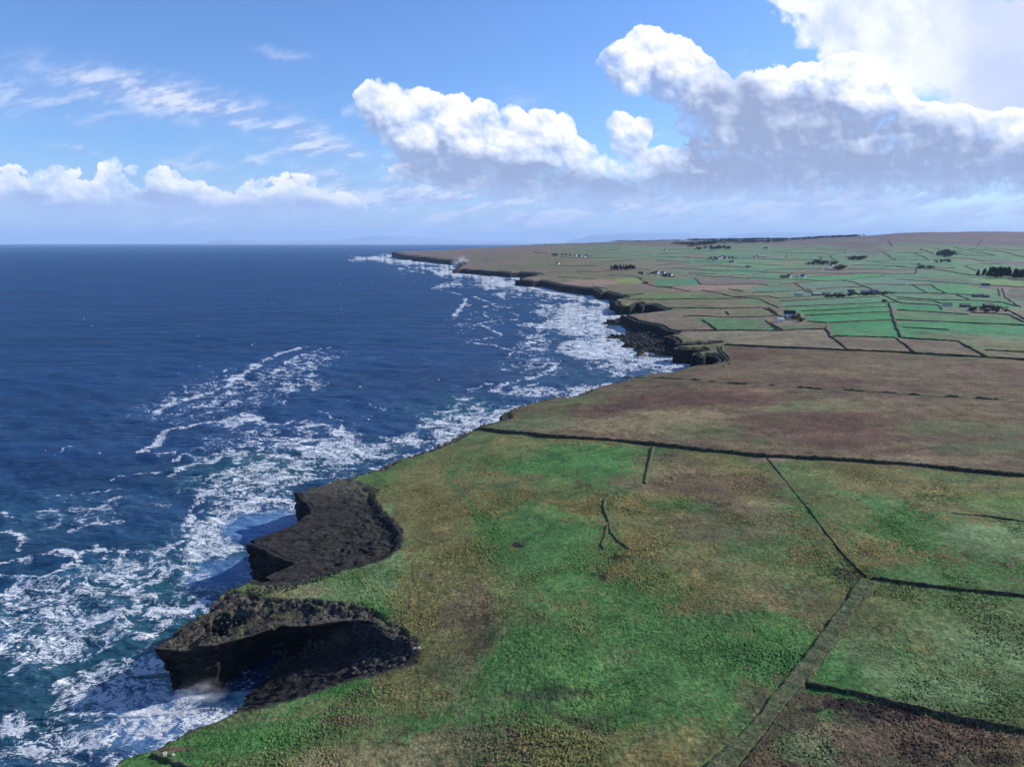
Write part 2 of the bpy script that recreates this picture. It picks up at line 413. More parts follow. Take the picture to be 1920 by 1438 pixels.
def inside(px_, py_, poly):
    """even-odd test of many points against one polygon"""
    c = np.zeros(px_.shape, bool)
    x1, y1 = poly[:, 0], poly[:, 1]; x2, y2 = np.roll(x1, -1), np.roll(y1, -1)
    ylo, yhi = py_.min(), py_.max()
    for a, b, p, q in zip(x1, y1, x2, y2):
        if b == q or max(b, q) < ylo or min(b, q) > yhi: continue
        m_ = (b > py_) != (q > py_)
        if not m_.any(): continue
        idx = np.nonzero(m_)
        xx = (p - a) * (py_[idx] - b) / (q - b) + a
        c[idx] ^= px_[idx] < xx
    return c
def seg_dist(px_, py_, poly, closed=True, reach=1e9, t_out=False):
    """distance to a polyline; only worked out within reach"""
    best = np.full(px_.shape, reach * reach, F)
    n = len(poly) if closed else len(poly) - 1
    flatx, flaty, fb = px_.ravel(), py_.ravel(), best.ravel()
    for i in range(n):
        ax, ay = poly[i]; bx, by = poly[(i + 1) % len(poly)]
        if reach < 1e8:
            sel = np.nonzero((flatx > min(ax, bx) - reach) & (flatx < max(ax, bx) + reach) & (flaty > min(ay, by) - reach) & (flaty < max(ay, by) + reach))[0]
            if not len(sel): continue
            X, Y = flatx[sel], flaty[sel]
        else:
            X, Y = flatx, flaty
        dx, dy = bx - ax, by - ay; L2 = dx * dx + dy * dy + 1e-9
        t = np.clip(((X - ax) * dx + (Y - ay) * dy) / L2, 0, 1)
        d2 = (X - ax - t * dx) ** 2 + (Y - ay - t * dy) ** 2
        if reach < 1e8: fb[sel] = np.minimum(fb[sel], d2)
        else: np.minimum(fb, d2, out=fb)
    return np.sqrt(fb).reshape(px_.shape)

_coast_open = land_poly[:len(land_poly) - len(BEHIND) + 3]
def coast_signed(x, y):
    """metres inland from the cliff edge (negative out at sea)"""
    ins = inside(x, y, land_poly)
    r = np.hypot(x, y)
    d = np.full(x.shape, 900.0, F)
    for r0, r1, reach in ((0, 420, 130), (420, 1100, 330), (1100, 20000, 900)):
        m_ = (r >= r0) & (r < r1)
        if m_.any():
            dd = seg_dist(x[m_], y[m_], _coast_open, False, reach)
            d[m_] = np.where(dd >= reach * .999, 900.0, dd)
    return np.where(ins, d, -d)

# table of ground heights over (x/y, y)
_YA = np.log(np.array([20, 130, 250, 400, 700, 1200, 2000, 2700, 3500, 4500, 5500, 6200, 8000, 13000.]))
_UA = (np.array([-700, 735, 870, 1000, 1150, 1300, 1480, 1600, 1700, 1920, 2500.]) - 960) / FOC
_Z = np.array([
    [13, 15, 16, 17, 18, 19, 19, 20, 20, 20, 20],
    [13, 15, 17, 19, 19, 20, 21, 21, 22, 22, 24],
    [13, 15, 17, 19, 20, 20, 21, 22, 22, 23, 25],
    [13, 13, 15, 17, 18, 20, 21, 22, 22, 23, 26],
    [14, 14, 14, 15, 16, 18, 20, 21, 21, 22, 27],
    [15, 15, 15, 15, 16, 19, 20, 22, 22, 24, 30],
    [15, 15, 15, 18, 24, 28, 28, 28, 30, 32, 38],
    [16, 16, 18, 33, 39, 42, 39, 39, 41, 45, 60],
    [20, 24, 36, 56, 66, 71, 68, 71, 77, 86, 100],
    [28, 32, 47, 80, 104, 110, 111, 121, 138, 147, 160],
    [38, 43, 64, 101, 123, 131, 140, 169, 204, 203, 200],
    [30, 36, 50, 80, 100, 110, 120, 140, 165, 170, 170],
    [10, 10, 15, 25, 30, 35, 40, 50, 60, 60, 60],
    [5, 5, 5, 5, 8, 8, 8, 8, 8, 8, 8.]])
_YF = np.linspace(_YA[0], _YA[-1], 700); _UF = np.linspace(_UA[0], _UA[-1], 500)
_T1 = np.stack([np.interp(_YF, _YA, _Z[:, j]) for j in range(_Z.shape[1])], 1)
_T2 = np.stack([np.interp(_UF, _UA, _T1[i]) for i in range(len(_YF))], 0)
def _smooth(a, n, ax):
    k = np.hanning(n + 2)[1:-1]; k /= k.sum()
    p = n // 2
    pad = [(0, 0), (0, 0)]; pad[ax] = (p, n - 1 - p)
    b = np.pad(a, pad, mode='edge')
    return np.apply_along_axis(lambda q: np.convolve(q, k, 'valid'), ax, b)
_T2 = _smooth(_smooth(_T2, 31, 0), 23, 1).astype(F)
def table_z(x, y):
    yy = np.maximum(y, 25.0)
    a = (np.log(yy) - _YF[0]) / (_YF[1] - _YF[0]); b = (np.clip(x / yy, _UF[0], _UF[-1]) - _UF[0]) / (_UF[1] - _UF[0])
    a = np.clip(a, 0, len(_YF) - 1.001); b = np.clip(b, 0, len(_UF) - 1.001)
    i, j = a.astype(int), b.astype(int); fa, fb_ = a - i, b - j
    return (_T2[i, j] * (1 - fa) + _T2[i + 1, j] * fa) * (1 - fb_) + (_T2[i, j + 1] * (1 - fa) + _T2[i + 1, j + 1] * fa) * fb_

# the two rock basins near the camera
def PW(lst): return np.array([[float(q) for q in UZ(*p)] for p in lst])
SLAB_A = PW([(703, 918, 14.5), (696, 930, 15), (712, 953, 16), (735, 975, 16.5), (747, 990, 17), (748, 1003, 17), (741, 1020, 16.5), (722, 1036, 16), (700, 1047, 15.5), (672, 1056, 15), (640, 1063, 14.5),
             (610, 1072, 14.5), (585, 1081, 14), (560, 1090, 13.5), (530, 1094, 13), (500, 1095, 13), (470, 1095, 12.5)])
SLAB_A = np.concatenate([SLAB_A, np.array([[-130, 225], [-130, 300], [-100, 318]]), PW([(600, 900, 13), (640, 897, 13), (670, 905, 13.5)])])
SLAB_B = PW([(768, 1192, 16.5), (775, 1212, 17), (770, 1229, 17), (745, 1242, 16.5), (703, 1253, 16), (660, 1263, 15.5), (620, 1276, 15), (580, 1292, 14.5), (540, 1308, 14), (505, 1320, 13.3), (470, 1330, 13), (440, 1337, 12.5)])
SLAB_B = np.concatenate([SLAB_B, np.array([[-92, 150], [-92, 172], [-78, 176]]), PW([(520, 1178, 13)]) + [0, 10], PW([(560, 1177, 13)]) + [0, 8], PW([(600, 1176, 13)]) + [0, 5], PW([(640, 1170, 13.3)]) + [0, 2.5],
                         PW([(668, 1168, 13.6), (692, 1170, 14), (706, 1180, 14.5), (722, 1188, 15), (745, 1190, 16)])])
_B3 = np.array([[-26.5, 160, 13.5], [-62, 180, 0.3], [-66, 155, 0.3]])
_nb = np.cross(_B3[1] - _B3[0], _B3[2] - _B3[0])
def plane_b(x, y):
    return _B3[0, 2] - (_nb[0] * (x - _B3[0, 0]) + _nb[1] * (y - _B3[0, 1])) / _nb[2]
# broken ground between the arc of grass and the rim above the second basin
RUBBLE = PW([(500, 1120, 13.5), (545, 1116, 14.5), (585, 1112, 15), (630, 1114, 15.5), (668, 1116, 16), (700, 1128, 16.3), (722, 1142, 16.5), (747, 1156, 16.8), (766, 1174, 17), (776, 1202, 17),
             (750, 1200, 16), (722, 1188, 15), (700, 1172, 14), (640, 1166, 13.3), (560, 1176, 13), (500, 1182, 13), (430, 1206, 13), (330, 1212, 13), (300, 1206, 12.6), (325, 1186, 12.6), (354, 1159, 13), (398, 1138, 13), (422, 1104, 13)])
SCREE = PW([(770, 1188, 16.8), (776, 1212, 17), (762, 1234, 16.8), (700, 1252, 16), (655, 1250, 12), (665, 1225, 10), (680, 1205, 11), (700, 1180, 13), (730, 1178, 15.5)])
SHELF = PW([(1135, 603, 3), (1160, 594, 4), (1200, 606, 4), (1240, 614, 5), (1262, 622, 6), (1270, 640, 6), (1285, 650, 6), (1300, 662, 5), (1240, 664, 2), (1210, 658, 2), (1208, 664, 1), (1230, 666, 1), (1200, 668, .5), (1190, 650, 2), (1165, 652, 1), (1172, 642, 2),
            (1160, 634, 1), (1136, 632, 1), (1145, 628, 2), (1185, 624, 3), (1175, 618, 3), (1165, 608, 2), (1125, 608, 1)])
def signed(x, y, poly, reach):
    """metres inside a polygon, within reach"""
    lo, hi = poly.min(0) - reach, poly.max(0) + reach
    out = np.full(x.shape, -reach, F)
    m_ = (x > lo[0]) & (x < hi[0]) & (y > lo[1]) & (y < hi[1])
    if m_.any():
        X, Y = x[m_], y[m_]
        d_ = seg_dist(X, Y, poly, True)
        out[m_] = np.where(inside(X, Y, poly), np.minimum(d_, 60), -np.minimum(d_, reach))
    return out

def ground(x, y, dc=None, cell=None, full=False, skirt=True, nob=False):
    """height of the land at x, y"""
    x = np.asarray(x, F); y = np.asarray(y, F)
    if dc is None: dc = coast_signed(x, y)
    r = np.hypot(x, y)
    hb_ = table_z(x, y) + fbm(x / 240, y / 240, 3, 31) * np.clip(r / 260, 1.2, 10)
    if cell is None: cell = np.full(x.shape, 0.01, F)
    ze = zc(y)
    w = np.interp(r, [0, 300, 1500, 6000], [38, 45, 120, 500])
    s = np.clip(np.maximum(dc, 0) / w, 0, 1); s = 1 - (1 - s) ** 2
    h = ze + (hb_ - ze) * s
    a = signed(x, y, SLAB_A, 12)
    fr = fbm(x / 6, y / 6, 4, 77)
    edge_n = fbm(x / 5, y / 5, 4, 79) * 2.0
    st_ = (fbm(x / 30, y / 13, 4, 83) * 7 + y / 11 + x / 40) * 1.3; terr = (np.floor(st_) + sst(st_ - np.floor(st_), .0, .22)) - st_
    pa = 12.9 + fr * 1.0 + np.abs(fbm(x / 14, y / 9, 3, 81)) * 1.4 + terr * .8
    ka = sst(a + edge_n, -0.3, 1.6)
    h = lerp(h, np.minimum(pa, h - .3), ka)
    b = signed(x, y, SLAB_B, 12)
    pb = plane_b(x, y) + fr * .9 + terr * .6
    kb = sst(b + edge_n * .5, -0.3, 1.5) * (0.0 if nob else 1.0)
    h = lerp(h, np.minimum(pb, h), kb)
    ru = signed(x, y, RUBBLE, 6)
    kr = sst(ru + edge_n * .6, -.3, 1.2) * (1 - kb)
    h = h + kr * (-0.9 + fbm(x / 2.6, y / 2.6, 4, 84) * 2.4 + sst(fbm(x / 8, y / 5, 2, 86), -.1, .05) * .9)
    rock = np.maximum(np.maximum(sst(a + edge_n, -2.2, -.6), sst(b + edge_n * .5, -2.2, -.6)), kr)
    # the last metres before an open cliff edge are bare rock
    lip = np.interp(r, [0, 250, 350, 700, 1500, 6000], [2.2, 3.5, 7, 6, 8, 14]) * (0.4 + 1.5 * np.clip(fbm(x / (10 + r * .03), y / (10 + r * .03), 3, 91) + .35, 0, 1))
    lipk = sst(dc, lip, lip * .45) * (dc > 0)
    tip = sst(np.hypot(x + 8, y - 470) , 60, 10) * 0
    rock = np.maximum(rock, lipk)
    h = h - lipk * (1.1 + fbm(x / 3.5, y / 3.5, 3, 95) * 2.0) * (1 - np.maximum(ka, kb))
    # rough grass and tussocks, as fine as the mesh can hold
    if full:
        soft = 1 - rock
        patchy = .45 + .85 * sst(fbm(x / 22, y / 22, 4, 171), -.18, .22)
        for lam, amp in ((26, .65), (11, .34), (4.6, .18), (2.1, .17), (1.05, .21)):
            f = sst(lam / np.maximum(cell, 1e-3), 1.6, 3.2)
            n_ = pn(x / lam, y / lam, 40 + int(lam)) if lam > 5 else (0.35 - np.abs(pn(x / lam, y / lam, 40 + int(lam * 7))) * 1.6)
            h = h + n_ * amp * f * np.where(rock > .5, .9, 1.0) * (patchy if lam < 6 else 1.0)
        for lam, amp in ((3.0, .9), (1.3, .45), (.7, .25)):
            f = sst(lam / np.maximum(cell, 1e-3), 1.6, 3.2)
            h = h + (np.abs(pn(x / lam * .6, y / lam * 1.3, 60 + int(lam * 7))) - .2) * amp * f * rock
    base_h = h.copy()
    if skirt:
        wd = np.maximum(1.5, cell * 1.3)
        drop = sst(dc, 0.15 * wd, wd)
        h = lerp(-7.0, h, drop)
        sh = signed(x, y, SHELF, 25)
        ks = sst(sh + fbm(x / 18, y / 8, 3, 97) * 14, -3, 7)
        shz = -1.2 + ks * (1.6 + fbm(x / 30, y / 10, 5, 98, .6, ridged=True) * 7.0) + sst(dc, -45, -5) * ks * 3
        h = np.maximum(h, np.where(ks > 0.02, shz, -7))
        return h, rock, base_h, np.clip(ks * (dc < wd), 0, 1)
    return h, rock, base_h, 0 * h

def land_at(U_, V_):
    """world points where the rays through photo pixels meet the land"""
    U_, V_ = np.atleast_1d(np.asarray(U_, float)), np.atleast_1d(np.asarray(V_, float))
    ys = np.geomspace(90, 6600, 900)
    t = down(V_)[:, None]
    Yg = np.broadcast_to(ys[None, :], (len(U_), len(ys)))
    Zr = CAM_H - Yg * t
    Xg = (U_[:, None] - 960) / FOC * (Yg * CP + (CAM_H - Zr) * SP)
    g_ = table_full(Xg, Yg)
    diff = Zr - g_
    hit = diff < 0
    k = np.where(hit.any(1), hit.argmax(1), np.argmin(np.where(ys[None, :] < 5600, diff, 1e9), 1))
    out = []
    for i, kk in enumerate(k):
        if kk > 0 and hit[i].any():
            d0, d1 = diff[i, kk - 1], diff[i, kk]; f = d0 / (d0 - d1 + 1e-9)
            yv = ys[kk - 1] + (ys[kk] - ys[kk - 1]) * f
        else: yv = ys[kk]
        zv = CAM_H - yv * t[i, 0]
        out.append(((U_[i] - 960) / FOC * (yv * CP + (CAM_H - zv) * SP), yv))
    return np.array(out)

# coarse map of the finished height, for placing things quickly
_gy = np.geomspace(70, 7000, 520); _ga = np.linspace(-0.95, 1.05, 620)
_GX, _GY = (_ga[None, :] * _gy[:, None]).astype(F), np.broadcast_to(_gy[:, None], (520, 620)).astype(F)
_GD = coast_signed(_GX, _GY)
_GH = ground(_GX, _GY, _GD, skirt=False)[0]
def _bil(G_, x, y):
    a = (np.log(np.maximum(y, 71)) - math.log(70)) / (math.log(7000) - math.log(70)) * 519
    b = (x / np.maximum(y, 71) - _ga[0]) / (_ga[1] - _ga[0])
    a = np.clip(a, 0, 518.99); b = np.clip(b, 0, 618.99)
    i, j = a.astype(int), b.astype(int); fa, fb_ = a - i, b - j
    return (G_[i, j] * (1 - fa) + G_[i + 1, j] * fa) * (1 - fb_) + (G_[i, j + 1] * (1 - fa) + G_[i + 1, j + 1] * fa) * fb_
def table_full(x, y): return _bil(_GH, x, y)
def z_at(x, y, nob=False): return ground(np.atleast_1d(np.asarray(x, F)), np.atleast_1d(np.asarray(y, F)), skirt=False, nob=nob)[0]
# ------------------------------------------------------------------ ground cover: real colours of grass, heather, mud and rock
LG, MG, OL = (.056, .150, .042), (.090, .134, .048), (.138, .132, .050)
KH, BR, DB = (.215, .185, .095), (.120, .085, .055), (.030, .024, .022)
PG, TN, VG = (.120, .190, .080), (.260, .185, .130), (.024, .212, .072)
BG_, MR, RM = (.075, .185, .110), (.120, .074, .052), (.092, .048, .036)
YG, HE = (.170, .240, .060), (.125, .092, .100)
BLOBS = [  # u, v, half width, half height (photo pixels), colour, strength
    (1060, 860, 130, 34, LG, .9), (960, 840, 60, 22, OL, .6), (1160, 895, 70, 36, LG, .8), (990, 985, 110, 50, LG, .8), (1080, 1020, 80, 60, LG, .5), (1270, 860, 70, 18, BR, .6),
    (1310, 905, 170, 36, BR, .8), (1240, 880, 60, 20, KH, .5), (1350, 970, 130, 50, BR, .55), (1270, 945, 60, 20, LG, .6), (1440, 960, 60, 40, KH, .4), (840, 940, 80, 50, OL, .8), (900, 1000, 50, 60, LG, .5),
    (830, 1090, 90, 110, OL, .75), (880, 1140, 60, 60, BR, .6), (905, 1190, 46, 70, DB, .5), (860, 1250, 60, 50, BR, .5), (1180, 1110, 160, 50, LG, .75), (1350, 1090, 160, 40, OL, .6),
    (1290, 1200, 160, 70, LG, .8), (1480, 1130, 110, 40, BR, .45), (1500, 1210, 90, 90, LG, .8), (1010, 1240, 130, 70, LG, .8), (1130, 1330, 160, 60, LG, .6), (1250, 1400, 170, 50, OL, .6), (1040, 1400, 150, 40, OL, .8),
    (1050, 1300, 60, 12, DB, .6), (1110, 1350, 50, 12, DB, .4), (880, 1400, 120, 50, BR, .5), (700, 1420, 160, 40, KH, .7), (780, 1300, 60, 40, OL, .7), (560, 1335, 130, 22, LG, .8), (430, 1385, 150, 26, LG, .95), (300, 1425, 80, 22, LG, .9), (330, 1408, 40, 5, BR, .9),
    (640, 1105, 110, 24, PG, .7), (560, 1108, 60, 14, KH, .6), (690, 1150, 50, 22, LG, .8), (720, 970, 14, 50, PG, .9), (700, 1050, 80, 10, PG, .9), (740, 1040, 30, 30, PG, .5), (790, 900, 60, 40, OL, .8),
    (640, 1290, 120, 22, LG, .8), (720, 1262, 60, 12, LG, .8), (650, 1350, 60, 10, BR, .6), (1600, 1076, 40, 12, DB, .6), (1440, 860, 40, 10, TN, .6),
    (1620, 900, 150, 26, OL, .9), (1800, 915, 130, 18, OL, .8), (1520, 905, 40, 20, LG, .5), (1700, 985, 150, 48, LG, .9), (1870, 1010, 110, 40, PG, .9), (1880, 940, 90, 20, YG, .35), (1580, 950, 50, 40, OL, .6), (1800, 1070, 180, 24, LG, .6),
    (1720, 1150, 90, 30, MG, .6), (1830, 1210, 130, 50, PG, .8), (1640, 1210, 90, 40, PG, .6), (1760, 1290, 110, 30, PG, .9), (1560, 1290, 50, 20, LG, .7), (1540, 1240, 40, 60, LG, .5),
    (1570, 1318, 34, 10, DB, .95), (1660, 1338, 62, 18, DB, 1.0), (1520, 1330, 20, 6, DB, .9), (1600, 1325, 40, 8, DB, .8), (1780, 1380, 150, 40, BR, .9), (1560, 1390, 70, 30, KH, .6), (1640, 1400, 90, 30, BR, .8), (1500, 1400, 60, 30, PG, .5), (1880, 1420, 60, 20, DB, .7), (1720, 1410, 40, 20, DB, .6), (1840, 1385, 60, 10, DB, .5),
    (975, 1021, 17, 6, DB, 1.1), (1130, 1082, 9, 8, DB, .8), (1112, 1077, 8, 3, DB, .8), (1160, 1045, 20, 6, DB, .7), (1420, 1310, 30, 40, BR, .5),
    (1020, 765, 120, 16, MG, .7), (1000, 800, 110, 18, PG, .5), (1240, 790, 190, 26, KH, .7), (1210, 760, 260, 14, RM, .7), (1160, 762, 50, 8, DB, .6), (1120, 775, 60, 10, RM, .6), (1600, 800, 240, 30, RM, .7),
    (1620, 760, 200, 14, KH, .35), (1520, 762, 90, 12, MG, .5), (1800, 800, 150, 20, MG, .5), (1570, 698, 40, 8, KH, .8), (1450, 695, 120, 10, KH, .4), (1350, 740, 130, 18, RM, .5), (1500, 720, 200, 10, RM, .45), (1700, 690, 200, 14, KH, .5), (1400, 670, 60, 8, RM, .5), (1890, 700, 100, 16, MR, .6),
    (1330, 810, 80, 16, MG, .5), (1440, 830, 60, 10, MG, .5), (1850, 840, 120, 14, MG, .5), (1750, 860, 160, 8, KH, .5), (1560, 830, 160, 10, RM, .5), (1130, 735, 60, 8, MG, .8), (1090, 752, 50, 8, MG, .8), (1230, 706, 60, 6, MG, .5),
    (1175, 527, 34, 6, YG, .8), (1100, 531, 60, 7, TN, .8), (1240, 556, 60, 6, YG, .35), (1700, 645, 180, 9, BR, .6), (1850, 638, 110, 12, KH, .7), (1800, 630, 60, 10, BR, .5), (1420, 640, 90, 10, KH, .5),
]
FIELDS = [  # corners in photo pixels, colour, strength
    ([(888, 808), (1120, 827), (1436, 857), (1920, 895), (2100, 910), (2100, 655), (1920, 676), (1580, 657), (1354, 647), (1300, 690), (1130, 722), (1000, 760)], MR, .95),
    ([(1632, 1088), (1920, 1120), (2100, 1140), (2100, 1410), (1920, 1371), (1640, 1310), (1505, 1283)], MG, .7),
    ([(1505, 1290), (1640, 1314), (1920, 1378), (2100, 1420), (2100, 1600), (1300, 1600), (1400, 1430)], (.070, .048, .036), .95),
    ([(1556, 607), (1676, 602), (1689, 633), (1562, 631)], VG, 1), ([(1510, 593), (1670, 586), (1675, 600), (1555, 605), (1514, 602)], VG, 1),
    ([(1475, 577), (1668, 569), (1672, 585), (1510, 592), (1495, 585)], VG, .85), ([(1462, 566), (1650, 558), (1680, 567), (1475, 575)], BG_, .9),
    ([(1680, 572), (1760, 575), (1767, 581), (1817, 588), (1682, 581)], VG, .9), ([(1678, 582), (1817, 590), (1895, 592), (1920, 605), (1920, 609), (1680, 600)], (.06, .17, .06), .9),
    ([(1680, 602), (1920, 611), (2000, 614), (2000, 622), (1850, 629), (1760, 636), (1690, 632)], (.03, .20, .07), .85), ([(1752, 565), (1767, 570), (1892, 577), (1910, 574), (1880, 568), (1755, 563)], (.05, .20, .075), .9),
    ([(1747, 536), (1817, 535), (1840, 545), (1825, 552), (1775, 550)], (.06, .23, .08), .95), ([(1711, 535), (1747, 535), (1775, 550), (1740, 549)], BG_, .8),
    ([(1620, 535), (1711, 535), (1740, 549), (1650, 548)], BG_, .8), ([(1580, 526), (1660, 518), (1742, 528), (1711, 534), (1620, 533)], (.11, .21, .15), .9),
    ([(1500, 531), (1580, 527), (1617, 536), (1510, 541)], (.095, .19, .13), .9), ([(1530, 543), (1620, 539), (1640, 546), (1540, 548)], (.09, .20, .12), .8),
    ([(1460, 524), (1579, 526), (1660, 518), (1622, 513), (1501, 520)], (.06, .24, .08), .95), ([(1817, 520), (1870, 521), (1920, 528), (1920, 537), (1850, 533)], (.15, .25, .09), .9),
    ([(1462, 610), (1540, 608), (1548, 616), (1460, 619)], (.07, .15, .06), .9), ([(1300, 596), (1435, 598), (1458, 619), (1345, 619)], (.04, .16, .055), .85),
    ([(1367, 586), (1435, 580), (1455, 592), (1367, 594)], MG, .8), ([(1390, 563), (1424, 562), (1440, 572), (1400, 570)], (.07, .18, .08), .8),
    ([(1230, 525), (1303, 523), (1313, 535), (1225, 536)], (.05, .20, .095), .95), ([(1170, 556), (1240, 552), (1370, 556), (1340, 561), (1240, 561)], (.07, .15, .06), .9),
    ([(1409, 540), (1460, 534), (1500, 544), (1420, 548)], BG_, .9), ([(1425, 530), (1460, 524), (1489, 531), (1440, 534)], (.09, .20, .08), .9),
    ([(1315, 534), (1425, 533), (1400, 542), (1262, 545), (1255, 540)], TN, .9), ([(1305, 522), (1460, 525), (1420, 532), (1315, 533)], (.15, .12, .11), .9),
    ([(1050, 533), (1090, 525), (1200, 522), (1205, 530), (1110, 537)], TN, .7), ([(1270, 622), (1345, 621), (1545, 619), (1588, 655), (1354, 647), (1300, 640)], (.19, .165, .11), .85),
    ([(1592, 656), (1560, 633), (1680, 635), (1794, 641), (1848, 668)], (.16, .12, .09), .9), ([(1846, 657), (1920, 661), (2000, 664), (2000, 680), (1860, 671)], (.15, .12, .10), .8),
    ([(1360, 449), (1560, 449), (1640, 448), (1720, 444), (2100, 444), (2100, 425), (1300, 430)], HE, .9), ([(1560, 462), (1600, 452), (1670, 470), (1640, 480), (1585, 468)], HE, .8),
    ([(1400, 494), (1500, 489), (1508, 492), (1470, 497)], (.20, .18, .11), .9), ([(1830, 487), (1920, 490), (2000, 492), (2000, 505), (1900, 498), (1850, 493)], (.13, .10, .11), .8),
    ([(1895, 541), (1920, 543), (2000, 545), (2000, 566), (1915, 563), (1887, 558)], (.11, .08, .075), .9), ([(1700, 519), (1800, 522), (1830, 530), (1745, 527)], (.12, .095, .08), .7),
]
_fields_w = [(land_at([p[0] for p in f[0]], [p[1] for p in f[0]]), f[1], f[2]) for f in FIELDS]
_blobs_w = []
for (u, v, a, b, c, s_) in BLOBS:
    P4 = land_at([u, u, u - a, u + a], [v - b, v + b, v, v])
    _blobs_w.append((P4[2:].mean(0)[0], P4[2:].mean(0)[1], abs(P4[3, 0] - P4[2, 0]) / 2, abs(P4[0, 1] - P4[1, 1]) / 2, c, s_))
PATHS = [  # trodden or wet lines in the grass: pixels, width in metres, colour, strength
    ([(770, 1058), (774, 1085), (785, 1110), (787, 1150), (782, 1185), (779, 1210), (782, 1240), (786, 1280), (780, 1330)], .35, DB, .4),
    ([(765, 1058), (766, 1130), (765, 1180)], .3, BR, .3),
    ([(845, 880), (840, 905), (870, 930), (890, 955), (900, 975), (940, 1000), (975, 1015), (1020, 1038), (1060, 1050)], 1.1, LG, .7),
    ([(960, 1300), (1010, 1318), (1060, 1345), (1100, 1362), (1140, 1372)], 1.6, DB, .45), ([(1180, 1028), (1230, 1050), (1300, 1058), (1400, 1058)], 1.0, BR, .5),
    ([(1885, 541), (1880, 556), (1898, 566), (1925, 578)], 4.5, (.20, .17, .15), .9), ([(1310, 1420), (1365, 1375), (1440, 1290)], 1.5, DB, .35),
    ([(450, 1350), (560, 1345), (650, 1320), (760, 1240)], .7, BR, .45), ([(1440, 588), (1462, 610)], 3.0, (.16, .13, .10), .7), ([(1780, 1120), (1720, 1150), (1690, 1200), (1700, 1240)], 1.5, LG, .4),
]
_paths_w = [(land_at([p[0] for p in f[0]], [p[1] for p in f[0]]), f[1], f[2], f[3]) for f in PATHS]

